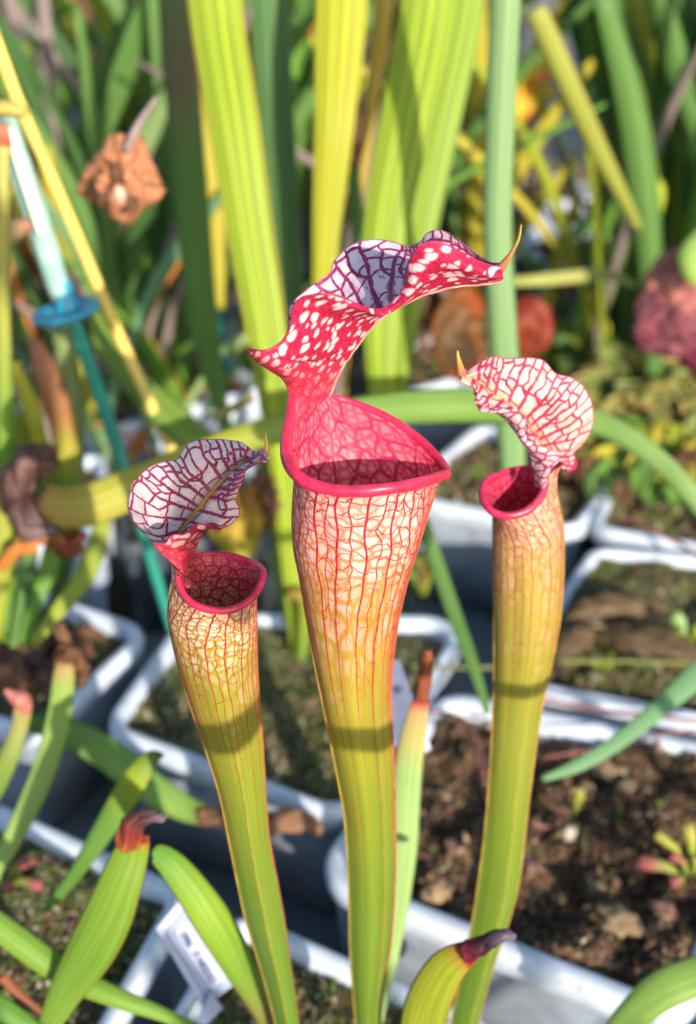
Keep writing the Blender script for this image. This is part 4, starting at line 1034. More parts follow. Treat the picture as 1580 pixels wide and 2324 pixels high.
r_ = one_leaf('leaf', 'short curved yellow green leaf between the tall and right pitchers with a blackened tip', 'leaf',
    [(1078, 2155, .300, 42), (1045, 2172, .300, 66), (1012, 2200, .299, 86), (985, 2245, .298, 98), (965, 2300, .297, 104), (955, 2360, .296, 95), (955, 2430, .295, 70)],
    lm('hooked', None, ends=[(0, (.08, .01, .02)), (.06, (.28, .01, .03)), (.10, (.44, .26, .03)), (.17, (.35, .38, .03)), (1, (.26, .34, .03))], edge=(.40, .12, .03)), keel=.7)
crumple('tip', [W(1050, 2160, .2995), W(1085, 2150, .299), W(1115, 2132, .299), W(1145, 2122, .299), W(1168, 2126, .2995)], [.006, .0055, .0045, .0035, .001], r_, leaf_mat('black_tip', None, ends=[(0, (.12, .01, .02)), (.4, (.02, .008, .015)), (1, (.13, .10, .15))], stripe=.5, transl=.05), 8, .15)
one_leaf('leaf', 'blue green leaf slanting across the peat tray from the right edge', 'leaf',
    [(1640, 1490, .50, 60), (1580, 1535, .49, 58), (1500, 1605, .475, 44), (1400, 1685, .46, 36), (1310, 1738, .45, 30), (1230, 1768, .445, 14)], blueg)
one_leaf('leaf', 'broad green leaf entering from the bottom right corner', 'leaf',
    [(1660, 2180, .33, 75), (1580, 2215, .328, 84), (1500, 2250, .325, 84), (1430, 2310, .322, 70), (1370, 2380, .32, 50)], lm('corner', (.24, .40, .09), edge=(.45, .42, .12)))
one_leaf('leaf', 'thin dark green stem slanting between the tall and right pitchers', 'leaf',
    [(955, 1170, .55, 26), (985, 1260, .54, 34), (1030, 1390, .52, 34), (1070, 1500, .50, 28), (1108, 1620, .48, 16)], dark)

# ------------------------------------------------------------------ tall leaves behind
T1 = empty('tall_leaf_clump', W(680, 1470, .60), 'tall broad yellow green leaf rising just left of the tallest lid', 'pitcher plant')
leaf('leaf', [(478, -120, .74, 125), (495, 60, .72, 122), (530, 280, .69, 118), (567, 520, .67, 106), (607, 760, .65, 94), (640, 1000, .63, 74), (660, 1250, .615, 52), (678, 1480, .60, 34)], T1, lm('lit_yg', (.32, .43, .035), edge=(.50, .30, .05), stripe=.5), keel=1.3, flat=.13, ribs=.28, n=36)  # bright yellow green is the leaf's own colour
T2 = empty('tall_leaf_clump', W(700, 1260, .70), 'clump of tall leaves behind the centre, a dark green one beside bright yellow ones', 'pitcher plant')
leaf('leaf', [(608, -120, .82, 90), (620, 150, .80, 84), (640, 400, .77, 72), (665, 700, .74, 50), (690, 1000, .71, 30), (700, 1260, .70, 20)], T2, lm('shade_g', (.10, .22, .07), edge=(.30, .38, .08), stripe=.4), flat=.14, ribs=.2, keel=1.0, n=36)  # dark green is this leaf's own colour
leaf('leaf', [(782, -120, .76, 120), (772, 80, .74, 114), (760, 280, .72, 92), (745, 480, .71, 70), (735, 680, .70, 50), (720, 950, .69, 30), (702, 1270, .68, 18)], T2, lm('gold', (.43, .45, .035), edge=(.45, .40, .04), stripe=.45), flat=.14, ribs=.25, keel=1.0, n=36)
leaf('leaf', [(878, -120, .86, 50), (868, 40, .85, 44), (850, 180, .84, 34), (835, 320, .83, 20), (805, 560, .82, 12), (780, 900, .8, 10)], T2, lm('amber', (.55, .40, .06)))
T3 = empty('tall_leaf_clump', W(885, 1110, .64), 'pair of wide green leaves leaning right above the tallest lid', 'pitcher plant')
leaf('leaf', [(985, -140, .75, 115), (960, 60, .73, 122), (920, 280, .70, 118), (880, 500, .68, 106), (868, 700, .665, 88), (868, 880, .65, 62), (880, 1110, .64, 35)], T3, lm('wide_g', (.30, .42, .035), stripe=.5), keel=1, flat=.13, ribs=.28, n=36)
leaf('leaf', [(1070, -140, .76, 95), (1040, 60, .74, 100), (1000, 250, .72, 104), (955, 480, .70, 96), (920, 700, .68, 74), (900, 880, .67, 50), (890, 1100, .66, 32)], T3, lm('wide_g2', (.27, .40, .045), stripe=.5, edge=(.12, .25, .08)), keel=1, flat=.13, ribs=.28, n=36)
leaf('leaf', [(800, 380, .80, 30), (815, 520, .79, 36), (840, 700, .77, 40), (850, 900, .75, 30)], T3, dark)
T4 = empty('tall_stalk', W(1160, 1330, .56), 'single pale blue green stalk rising behind the right hand pitcher', 'pitcher plant')
leaf('leaf', [(1150, -160, .63, 72), (1147, 0, .62, 70), (1136, 260, .61, 68), (1130, 520, .60, 66), (1142, 760, .59, 66), (1157, 950, .585, 64), (1165, 1100, .58, 56), (1165, 1350, .57, 30)], T4, lm('stalk', (.24, .40, .17), stripe=.4), flat=.5, keel=.3)
T5 = empty('tall_leaf_clump', W(520, 1010, .72), 'dark green blade left of the tall yellow green leaf', 'pitcher plant')
leaf('leaf', [(398, -120, .82, 88), (408, 100, .80, 84), (425, 330, .78, 78), (442, 540, .76, 76), (465, 740, .74, 62), (495, 900, .72, 40), (525, 1010, .71, 22)], T5, lm('shade2', None, ends=[(0, (.10, .2, .05)), (.25, (.16, .13, .06)), (.42, (.10, .22, .04)), (1, (.12, .26, .04))]))  # dark green blade with a browner stretch in its upper part
leaf('leaf', [(462, 200, .86, 40), (470, 330, .85, 52), (490, 480, .84, 40), (500, 700, .83, 20)], T5, yellow)
r_ = one_leaf('fallen_leaf', 'stout yellow green stalk leaning left in the upper right', 'leaf',
    [(1214, 22, .80, 44), (1228, 50, .80, 52), (1290, 190, .81, 52), (1350, 320, .83, 46), (1410, 440, .85, 32), (1450, 520, .87, 20)], lm('stout', (.36, .40, .08), edge=(.5, .15, .08)), flat=.7, keel=0)
AR = empty('arching_leaf', W(1620, 1170, .52), 'long arching leaf crossing the whole picture behind the three pitchers', 'leaf')
ARM = leaf_mat('arch_skin', None, ends=[(0, (.42, .26, .08)), (.08, (.44, .42, .07)), (.25, (.36, .38, .04)), (.4, (.22, .36, .08)), (.7, (.20, .36, .08)), (1, (.26, .40, .14))])
leaf('blade', [(92, 1130, .52, 80), (140, 1150, .52, 96), (210, 1143, .52, 98), (290, 1112, .525, 96), (370, 1078, .53, 88), (450, 1040, .54, 76), (540, 1000, .55, 66), (640, 972, .56, 66), (740, 950, .565, 70), (850, 932, .57, 74), (960, 922, .57, 78),
    (1080, 920, .57, 78), (1200, 928, .565, 72), (1330, 952, .56, 60), (1420, 990, .55, 52), (1500, 1050, .54, 50), (1560, 1110, .53, 48), (1640, 1210, .52, 44)], AR, ARM, seg=90, flat=.35, keel=.4)
DEADM = leaf_mat('dead_mouth', None, ends=[(0, (.22, .12, .09)), (.5, (.10, .05, .05)), (1, (.24, .17, .17))], stripe=.6)
crumple('dead_mouth', [W(110, 1045, .525), W(65, 1050, .515), W(38, 1100, .51), (W(45, 1160, .51)), W(80, 1195, .512), W(130, 1200, .515)], [.010, .016, .016, .015, .014, .007], AR, DEADM, 9, .3)
crumple('dead_flap', [W(130, 1035, .53), W(95, 1040, .525), W(70, 1075, .52)], [.006, .012, .012], AR, leaf_mat('rust_flap', (.26, .10, .05), stripe=.5), 10, .25)
crumple('dead_flap', [W(110, 1195, .515), W(70, 1225, .515), W(30, 1255, .515), W(0, 1290, .515)], [.012, .008, .006, .004], AR, orange, 11, .4)
crumple('dead_flap', [W(120, 1215, .52), W(150, 1240, .52), W(175, 1225, .52), W(190, 1205, .52)], [.010, .010, .007, .003], AR, leaf_mat('rust_flap2', (.34, .10, .05), stripe=.5), 12, .4)
# leaf stub crossing behind the arch
one_leaf('leaf', 'green leaf joining the arching leaf behind the left pitcher', 'leaf', [(205, 700, .66, 20), (240, 780, .65, 50), (310, 870, .63, 62), (400, 960, .61, 74), (470, 1010, .60, 60), (540, 1010, .59, 30)], lm('join', (.22, .34, .06), stripe=.4))
one_leaf('leaf', 'thin tan straw behind the left edge of the tallest pitcher', 'leaf', [(480, 948, .62, 16), (530, 925, .62, 20), (575, 900, .62, 22)], lm('straw', (.45, .36, .16)))
one_leaf('leaf', 'upright green stem between the left and tallest pitchers', 'leaf', [(600, 1000, .66, 30), (625, 1150, .65, 36), (640, 1300, .63, 34), (662, 1420, .61, 30), (690, 1475, .60, 20)], green)
one_leaf('leaf', 'short yellowish pitcher with an orange mouth behind the left pitcher', 'leaf', [(655, 1345, .60, 18), (690, 1360, .60, 42), (690, 1420, .60, 40), (683, 1490, .595, 26)], lm('stub', None, ends=[(0, (.5, .25, .08)), (.2, (.35, .38, .05)), (1, (.18, .32, .04))]), flat=.8)
S_ = empty('dead_pitcher', W(560, 1330, .585), 'browning pitcher with an orange and yellow flank behind the left mouth', 'pitcher plant')
crumple('blade', [W(550, 1090, .62), W(545, 1150, .62), W(540, 1210, .61), W(545, 1270, .60)], [.018, .026, .026, .010], S_, leaf_mat('orange_yellow', None, ends=[(0, (.25, .12, .04)), (.4, (.50, .30, .04)), (1, (.40, .36, .04))]), 13, .2)
crumple('dead_flap', [W(590, 1075, .625), W(610, 1130, .62), W(600, 1200, .615)], [.010, .012, .006], S_, brown, 14, .35)

# left edge group
LG = empty('pitcher_clump', W(150, 1330, .60), 'clump with an orange and yellow pitcher and green stems at the left edge', 'pitcher plant')
leaf('pitcher_leaf', [(78, 770, .60, 30), (100, 830, .60, 50), (125, 900, .60, 58), (150, 1000, .60, 62), (150, 1100, .60, 55), (140, 1220, .60, 40), (110, 1330, .60, 30)], LG,
     lm('orange_p', None, ends=[(0, (.42, .18, .12)), (.28, (.46, .21, .08)), (.38, (.46, .42, .07)), (.48, (.40, .42, .06)), (.52, (.20, .34, .05)), (1, (.14, .26, .04))]), flat=.8, keel=0)
leaf('pitcher_leaf', [(140, 740, .62, 46), (155, 850, .62, 54), (165, 980, .61, 54), (165, 1100, .61, 48), (160, 1250, .60, 36)], LG, lm('paleg', (.28, .36, .14)), flat=.6)
leaf('pitcher_leaf', [(35, 820, .57, 20), (60, 900, .57, 34), (85, 980, .57, 40), (105, 1100, .57, 36), (120, 1200, .57, 24)], LG, lm('yel2', None, ends=[(0, (.42, .42, .05)), (.5, (.42, .42, .05)), (.6, (.2, .32, .04)), (1, (.14, .26, .04))]))
leaf('pitcher_leaf', [(8, 330, .54, 30), (5, 500, .54, 34), (8, 760, .545, 36), (12, 1000, .55, 46), (20, 1250, .55, 46), (10, 1450, .54, 36)], LG, lm('edge_stem', None, ends=[(0, (.55, .50, .16)), (.3, (.45, .46, .10)), (.5, (.22, .38, .06)), (1, (.18, .32, .04))]), flat=.6)
leaf('pitcher_leaf', [(45, 940, .58, 30), (50, 1010, .58, 40), (60, 1110, .58, 40), (70, 1250, .58, 30)], LG, yellowg)
leaf('pitcher_leaf', [(-20, 1080, .53, 50), (8, 1160, .53, 46), (0, 1300, .52, 50), (-20, 1450, .51, 40)], LG, lm('yg3', (.34, .38, .04)))
LG2 = empty('green_stems', W(60, 1450, .50), 'fan of green stems under the fallen leaf at the left', 'pitcher plant')
leaf('leaf', [(235, 1150, .56, 26), (225, 1220, .555, 44), (190, 1310, .54, 46), (130, 1390, .53, 36), (75, 1460, .52, 24)], LG2, lm('yg4', (.30, .38, .05)))
leaf('leaf', [(130, 1200, .55, 40), (110, 1290, .54, 42), (80, 1370, .53, 34), (50, 1460, .52, 22)], LG2, green)
leaf('leaf', [(70, 1240, .55, 36), (60, 1330, .54, 36), (45, 1400, .53, 28), (30, 1470, .52, 20)], LG2, dark)
leaf('leaf', [(20, 1280, .55, 30), (15, 1360, .54, 30), (20, 1440, .53, 24)], LG2, green)
leaf('leaf', [(160, 1250, .56, 24), (140, 1330, .55, 26), (100, 1400, .54, 22), (60, 1470, .53, 14)], LG2, darker)
# dead litter in the left pot
LI = empty('dead_leaves', W(80, 1520, .49), 'heap of shrivelled brown leaves lying in the left edge pot', 'dead leaves')
for k, (x, y, w) in enumerate([(20, 1500, .012), (60, 1530, .014), (110, 1490, .012), (160, 1510, .010), (40, 1560, .010), (95, 1545, .012), (180, 1470, .006)]):
    p = G(x, y, -0.002); a = random.uniform(0, 6.28); d = Vector((math.cos(a), math.sin(a), .25))*.014
    crumple('dead_leaf', [p-d, p-d*.3+Vector((0, 0, .006)), p+d*.4+Vector((0, 0, .009)), p+d], [w*.4, w, w, w*.3], LI, (brown, DRY, DEADM)[k % 3], 20+k, .4)

# flared yellow green leaf top at the left edge
NF = empty('pitcher_mouth', W(0, 300, .56), 'yellow green pitcher rim with a red edge poking in at the left', 'pitcher plant')
sweep('rim', [W(-30, 250, .56), W(10, 245, .56), (W(45, 252, .56)), W(62, 262, .56)], [.006, .007, .006, .003], [.008, .01, .008, .003], NF, lm('rimy', (.52, .46, .12)), n=10, seg=16)
sweep('lid', [W(-10, 290, .56), W(5, 300, .56), W(8, 340, .56), W(0, 380, .56)], [.003, .006, .007, .004], [.003, .005, .005, .003], NF, plain_mat('red_patch', (.5, .12, .06), .5, .2, 120, .5), n=8, seg=14)
sweep('lid', [W(-20, 560, .55), W(10, 535, .55), W(40, 520, .55), W(62, 512, .55), W(60, 530, .55)], [.008, .012, .009, .006, .003], [.008, .01, .008, .005, .002], NF, leaf_mat('mouth2', None, ends=[(0, (.5, .45, .15)), (.5, (.42, .40, .2)), (1, (.45, .12, .1))]), n=10, seg=16)

# ------------------------------------------------------------------ rods, stake, dried capsule
ROD = leaf_mat('yellow_cane', None, ends=[(0, (.82, .66, .14)), (.22, (.80, .55, .12)), (.26, (.5, .42, .10)), (.3, (.78, .56, .13)), (1, (.70, .56, .16))], stripe=.15, transl=.1, rough=.3)
o = leaf('support_cane', [(-60, -40, .60, 30), (0, 118, .60, 29), (50, 250, .60, 29), (160, 500, .60, 28), (270, 760, .61, 27), (385, 1010, .62, 25), (450, 1150, .63, 23)], None, ROD, flat=1.0, keel=0)
tag(o, 'yellow cane leaning across the upper left', 'cane')
ST = empty('plant_stake', W(395, 1430, .62), 'teal plastic stake with a blue disc leaning beside the yellow cane', 'stake')
TEAL = plain_mat('teal_gloss', (.10, .42, .38), .18, .15, 60, .2, spec=.8, coat=.8)
PALET = plain_mat('pale_teal_tube', (.42, .66, .60), .12, .3, 60, .2, spec=.9, coat=1.0)
BLUE = plain_mat('blue_plastic', (.03, .30, .48), .3, .1, 60, .2)
leaf('upper_tube', [(0, 230, .60, 50), (30, 330, .60, 56), (80, 480, .60, 58), (130, 640, .60, 54), (140, 665, .60, 50)], ST, PALET, flat=1.0, keel=0, n=20)
WHS = plain_mat('white_label_strip', (.85, .85, .68), .25, .1, 60, .08)  # white strip stands in for the highlight along the glossy tube
leaf('reflective_strip', [(22, 300, .586, 16), (45, 370, .586, 22), (75, 460, .586, 24), (95, 530, .586, 18)], ST, WHS, flat=.2, keel=0)
leaf('collar', [(138, 640, .60, 44), (148, 670, .60, 46), (158, 705, .60, 60)], ST, BLUE, flat=1.0, keel=0)
def disc(parent, c, r, th, nrm, mat, name='disc'):
    q = Vector(nrm).normalized().to_track_quat('Z', 'Y'); vs = []; fs = []; n = 36
    prof = [(0, -th), (r*.8, -th), (r, -th*.3), (r, th*.6), (r*.92, th), (r*.86, th*.4), (0, th*.3)]
    for (a, z) in prof:
        for k in range(n): vs.append(c+q @ Vector((a*math.cos(2*math.pi*k/n), a*math.sin(2*math.pi*k/n), z)))
    for i in range(len(prof)-1):
        for k in range(n): fs.append((i*n+k, i*n+(k+1) % n, (i+1)*n+(k+1) % n, (i+1)*n+k))
    link(name, mesh(name, vs, fs), parent, mat)
disc(ST, W(150, 708, .60), .0182, .0022, (-.20, .04, 1), BLUE)
leaf('lower_stick', [(165, 720, .60, 34), (210, 850, .605, 33), (255, 980, .61, 32), (290, 1090, .61, 28), (340, 1260, .615, 26), (395, 1440, .62, 22)], ST, plain_mat('teal_stick', (.03, .26, .20), .35, 0, 60, .2), flat=1.0, keel=0)
ST2 = empty('plant_stake', W(470, 800, .95), 'dark teal stake with a small blue cup behind the dark green blade', 'stake')
leaf('lower_stick', [(455, 430, .95, 26), (470, 560, .95, 26), (495, 700, .95, 24), (520, 860, .95, 22)], ST2, plain_mat('teal_dark', (.02, .16, .17), .35, 0, 60, .2), flat=1, keel=0)
leaf('collar', [(448, 430, .94, 14), (455, 480, .94, 40), (470, 545, .94, 62), (472, 562, .94, 40)], ST2, BLUE, flat=1, keel=0)
ST3 = empty('plant_stake', W(400, 200, 1.1), 'blue cup of a stake at the top left behind the dark blade', 'stake')
leaf('collar', [(378, -60, 1.1, 50), (392, 0, 1.1, 56), (395, 40, 1.1, 42), (400, 60, 1.1, 20)], ST3, BLUE, flat=1, keel=0)
leaf('lower_stick', [(400, 50, 1.1, 18), (410, 250, 1.1, 18), (420, 700, 1.1, 18)], ST3, plain_mat('teal_dark2', (.02, .20, .20), .35, 0, 60, .2), flat=1, keel=0)

# dried umbrella shaped flower
DF = empty('dried_flower', W(270, 405, .62), 'crumpled orange brown dried flower hanging beside the yellow cane', 'flower')
DFM = leaf_mat('dried_petal', (.50, .22, .11), stripe=.35, transl=.25, spots=.35)
cx, cy = 275, 400
cor = [(250, 300), (325, 310), (376, 428), (292, 512), (168, 440), (205, 370)]
for k in range(len(cor)):
    a, b = cor[k], cor[(k+1) % len(cor)]
    rows_ = []
    for i in range(5):
        t = i/4
        rw = []
        for j in range(5):
            s = j/4
            ex = a[0]+(b[0]-a[0])*s; ey = a[1]+(b[1]-a[1])*s
            x = cx+(ex-cx)*t; y = cy+(ey-cy)*t
            puff = (0.5-abs(s-.5))*2
            Y = .615+.010*t*t-.010*puff*t*(1.4-t)+random.uniform(-.002, .002)
            rw.append(W(x+random.uniform(-5, 5), y+random.uniform(-5, 5), Y))
        rows_.append(rw)
    patch('petal', rows_, 16, 14, DF, DFM, .0004, rough=.0014)
for k in range(7):
    a = k*.9; p = W(270+22*math.cos(a), 395+26*math.sin(a), .603)
    crumple('sepal', [p, p+Vector((.004*math.cos(a), -.003, -.006)), p+Vector((.006*math.cos(a), -.001, -.013))], [.003, .006, .002], DF, brown if k % 2 else DFM, 40+k, .4)
sweep('stem', [W(285, 345, .612), W(310, 290, .615), W(335, 250, .62), W(355, 222, .625)], [.004, .004, .003, .002], [.004, .003, .003, .002], DF, plain_mat('dry_stem', (.22, .16, .16), .7, 0, 200, .3), n=8, seg=16)
sweep('seed_pod', [W(268, 420, .600), W(272, 440, .598), W(278, 465, .600)], [.003, .007, .003], [.003, .006, .003], DF, plain_mat('pod', (.62, .40, .30), .5, 0.1, 200, .2), n=10, seg=14)

# ------------------------------------------------------------------ labels
def quad_board(parent, name, P4, th, mat):
    a, b, c, d = P4; n = (b-a).cross(d-a).normalized()*th
    vs = [a, b, c, d, a-n, b-n, c-n, d-n]
    fs = [(0, 1, 2, 3), (7, 6, 5, 4), (0, 4, 5, 1), (1, 5, 6, 2), (2, 6, 7, 3), (3, 7, 4, 0)]
    o = link(name, mesh(name, vs, fs), parent, mat, smooth=False)
    m = o.modifiers.new('round', 'BEVEL'); m.width = .0003; m.segments = 2
    return o
LAB = empty('plant_label', W(470, 2230, .345), 'pale plastic plant label with printed text leaning on the front pot rim', 'label')
LABM = plain_mat('label_plastic', (.46, .51, .70), .4, .15, 60, .08)
# board axes: long axis runs down right, short axis towards upper right
p_tl = W(478, 2048, .352); p_l = W(352, 2120, .345)
e_long = W(536, 2258, .332)-W(400, 2070, .350)*0
A0 = W(353, 2108, .347); A1 = W(417, 2031, .354); A2 = W(548, 2222, .338); A3 = W(462, 2290, .331)
quad_board(LAB, 'board', [A0, A3, A2, A1], .0008, LABM)
quad_board(LAB, 'spike', [W(478, 2250, .3325), W(505, 2286, .3325), W(470, 2322, .325), W(440, 2330, .325)], .0008, LABM)
INK = plain_mat('label_ink', (.06, .13, .27), .5, 0, 60, .1); INKP = plain_mat('label_line', (.20, .32, .50), .5, 0, 60, .1)
nrm = (A3-A0).cross(A1-A0).normalized()
if nrm.dot(Vector((0, 0, CAMH))-A0) < 0: nrm = -nrm
ex = (A3-A0); ey = (A1-A0)
def on(u, v, lift=.0003): return A0.lerp(A3, u).lerp(A1.lerp(A2, u), v)+nrm*lift
def text_on(parent, txt, org, xdir, ydir, size, mat, name='lettering', ys=1.0):
    cu = bpy.data.curves.new(name, 'FONT'); cu.body = txt; cu.size = size; cu.extrude = .00002; cu.offset = .00006 if size < .005 else 0; cu.align_x = 'LEFT'
    o = bpy.data.objects.new(name, cu); COL.objects.link(o)
    dg = bpy.context.evaluated_depsgraph_get(); me = bpy.data.meshes.new_from_object(o.evaluated_get(dg))
    bpy.data.objects.remove(o)
    x = xdir.normalized(); y = (ydir-x*ydir.dot(x)).normalized()
    for vtx in me.vertices: vtx.co = org+x*vtx.co.x+y*vtx.co.y*ys
    return link(name, me, parent, mat, smooth=False)
text_on(LAB, 'S906', on(.24, .42), ex, ey, .0033, INK, ys=1.25); text_on(LAB, 'D', on(.48, .44), ex, ey, .0031, INK, ys=1.2); text_on(LAB, 'NEEDO', on(.56, .42), ex, ey, .0033, INK, ys=1.25)
def frame_line(parent, u0, v0, u1, v1, w):
    for (a, b, c, d) in ((u0, v0, u1, v0), (u1, v0, u1, v1), (u1, v1, u0, v1), (u0, v1, u0, v0)):
        pa, pb = on(a, b, .0002), on(c, d, .0002); pts = [pa.lerp(pb, i/4) for i in range(5)]
        sweep('frame_line', pts, [w]*5, [.0001]*5, parent, INKP, n=6, seg=8, side=-nrm)
frame_line(LAB, .12, .18, .97, .88, .0009); frame_line(LAB, .17, .30, .92, .78, .0006)
LB2 = empty('plant_label', W(920, 1730, .43), 'blurred whitish label with pink print standing behind the tallest pitcher', 'label')
quad_board(LB2, 'board', [W(868, 1500, .45), W(905, 1498, .45), W(978, 1700, .43), W(905, 1745, .43)][::-1], .0008, plain_mat('label_lilac', (.66, .66, .86), .4, .1, 60, .1))
text_on(LB2, '60', W(890, 1560, .4435), Vector((.35, 0, -1)), Vector((1, 0, .3)), .007, INKP)
sweep('pink_mark', [W(893, 1695, .426), W(898, 1715, .425), W(905, 1738, .424)], [.004, .005, .003], [.0006]*3, LB2, plain_mat('pink_ink', (.75, .12, .18), .5), n=6, seg=8)

# ------------------------------------------------------------------ small plants
def seedling(root_px, h, label, spokes, seed, scale=1.0, cat='seedling'):
    rnd = random.Random(seed); c = G(*root_px, h); root = empty('seedling', c, label, cat)
    for (dx, dy, dz, w, mt) in spokes:
        e = c+Vector((dx, dy, dz))*scale; m_ = c.lerp(e, .5)+Vector((0, 0, abs(dz)*.2+.002))
        sweep('leaf', [c, c.lerp(m_, .6), m_, m_.lerp(e, .6), e], [w*.35*scale, w*.5*scale, w*.7*scale, w*scale, w*.9*scale], [w*.3*scale, w*.4*scale, w*.5*scale, w*.8*scale, w*.3*scale], root, mt, n=8, seg=14)
    return root
PINKG = leaf_mat('seedling_pink', None, ends=[(0, (.20, .30, .05)), (.55, (.30, .36, .07)), (.8, (.34, .13, .10)), (1, (.42, .10, .12))], stripe=.2)
GY = leaf_mat('seedling_green', None, ends=[(0, (.16, .28, .04)), (.7, (.40, .44, .06)), (1, (.5, .42, .12))], stripe=.2)
seedling((1570, 2010), -.012, 'small red mouthed seedling pitchers at the right edge of the peat', [(-.026, .004, .012, .0075, PINKG), (-.012, -.004, .006, .006, PINKG), (-.018, .010, .024, .005, GY), (-.004, .010, .030, .007, GY), (.006, -.014, .006, .006, PINKG), (-.001, -.002, .02, .005, GY), (-.012, .002, .018, .005, PINKG)], 1)
seedling((1305, 1845), -.012, 'tiny curled green sprout in the middle of the peat', [(.001, 0, .016, .006, GY), (.004, .001, .010, .003, GY)], 2)
seedling((1400, 1870), -.012, 'tiny dark green sprout right of the curled one', [(.002, .0, .009, .003, green)], 3)
seedling((10, 2010), -.008, 'small red rosette in the front left pot', [(.012, .004, .012, .006, PINKG), (.02, -.006, .006, .006, PINKG), (-.006, .006, .014, .006, PINKG), (.014, .012, .006, .004, PINKG), (.006, -.01, .008, .006, PINKG)], 4)
seedling((1170, 1420), -.004, 'small reddish green plant in front of the grey pot', [(.006, 0, .016, .008, PINKG), (-.008, .002, .014, .008, yellowg)], 5)
seedling((960, 1350), -.005, 'red brown hooded plant beside the tallest tube', [(-.004, 0, .030, .014, leaf_mat('hood', None, ends=[(0, (.2, .3, .05)), (.5, (.22, .08, .04)), (1, (.25, .30, .06))])), (.010, 0, .026, .010, yellowg), (-.014, .002, .018, .008, green)], 6)
seedling((1560, 1470), 0, 'curled green plant at the right edge of the mossy pot', [(-.010, .006, .020, .009, pale), (-.014, -.006, .012, .009, yellowg), (.004, -.004, .016, .008, yellowg)], 7)
seedling((1440, 1440), 0, 'tiny pale sprout in the mossy pot', [(.003, 0, .006, .008, pale)], 8)
seedling((1370, 1520), 0, 'bright green sprout low in the mossy pot', [(.004, -.002, .009, .009, bright), (-.016, .004, .004, .003, yellowg), (-.004, .002, .006, .005, bright)], 9)
seedling((60, 2200), -.008, 'reddish sprout near the bottom left', [(.010, -.006, .008, .006, PINKG), (-.004, .004, .01, .005, brown)], 12)

# runners and straws
def straw(spec, label, mat, w=.0016):
    o = sweep('stem', [G(x, y, z) for x, y, z in spec], [w]*len(spec), [w]*len(spec), None, mat, n=6, seg=40)
    tag(o, label, 'stem'); return o
RUN = plain_mat('red_runner', (.22, .07, .07), .6, 0, 200, .4); TAN = plain_mat('tan_straw', (.32, .24, .15), .7, 0, 200, .4)
straw([(960, 1610, .004), (1060, 1640, .006), (1100, 1760, .003)], 'dark red runner curving over the left end of the peat', RUN, .0022)
straw([(1210, 1580, .006), (1350, 1610, .007), (1480, 1625, .006), (1600, 1640, .006)], 'dark red stem lying along the back rim of the peat tray', RUN, .0024)
straw([(1230, 1720, .006), (1350, 1700, .006), (1480, 1670, .007), (1600, 1655, .007)], 'thin red stem above the back of the peat', RUN, .0014)
straw([(930, 1510, .01), (1100, 1515, .014), (1300, 1500, .012), (1600, 1505, .012)], 'thin straw lying across the moss behind the right pitcher', lm('strawy', (.26, .30, .10)), .0022)
straw([(500, 2205, .004), (545, 2255, .002), (600, 2340, 0)], 'thin orange pine needle beside the printed label', plain_mat('needle', (.50, .20, .10), .5), .0017)
straw([(470, 2225, .016), (430, 2290, .01), (400, 2340, .004)], 'thin green blade crossing the printed label', green, .0010)
straw([(1180, 1540, .01), (1350, 1420, .012), (1500, 1520, .01)], 'brown stem curving over the mossy pot', TAN, .0025)
straw([(1380, 1170, .012), (1480, 1200, .014), (1600, 1270, .01)], 'reddish stem at the right edge', RUN, .003)

# flat brown dead leaves on the mossy pot on the right
for k, (x, y, a, w, lab) in enumerate([(1380, 1400, .3, .020, 'flat brown dead leaf on the moss near the back'), (1480, 1480, -.5, .022, 'long brown dead leaf lying on the right of the moss'), (1290, 1480, .9, .018, 'tan dead leaf beside the right hand pitcher')]):
    p = G(x, y, .006); d = Vector((math.cos(a), math.sin(a), 0))*.035
    o = crumple('dead_leaf', [p-d, p-d*.3+Vector((0, 0, .004)), p+d*.4+Vector((0, 0, .004)), p+d], [w*.3, w, w*.9, w*.3], None, leaf_mat('flatdead%d' % k, (.16, .11, .06), stripe=.5), 60+k, .15); tag(o, lab, 'dead leaf')
# bark chips on the peat
CH = [plain_mat('chip_'+n, c, .8, 0, 200, .4) for n, c in (('tan', (.22, .15, .08)), ('pink', (.24, .12, .085)), ('pale', (.44, .36, .28)), ('dark', (.10, .05, .035)))]
rnd = random.Random(77)
def chip(p, s, mat, label, seed, group=None):
    bm = bmesh.new(); bmesh.ops.create_icosphere(bm, subdivisions=3, radius=1)
    a = rnd.uniform(0, 3.14); q = Vector((rnd.uniform(-.4, .4), rnd.uniform(-.4, .4), 1)).to_track_quat('Z', 'Y')
    for v in bm.verts:
        n = 1+.8*mnoise.noise(v.co*1.7+Vector((seed, 0, 0)))+.35*mnoise.noise(v.co*5+Vector((seed, 3, 0)))
        c = Vector((v.co.x*s*.95*n, v.co.y*s*.62*n, v.co.z*s*.26*n)); ca, sa = math.cos(a), math.sin(a)
        c = Vector((c.x*ca-c.y*sa, c.x*sa+c.y*ca, c.z)); v.co = p+q @ c
    me = bpy.data.meshes.new('bark_chip'); bm.to_mesh(me); bm.free()
    o = link('bark_chip', me, None, mat); tag(o, label, 'bark chip', group)
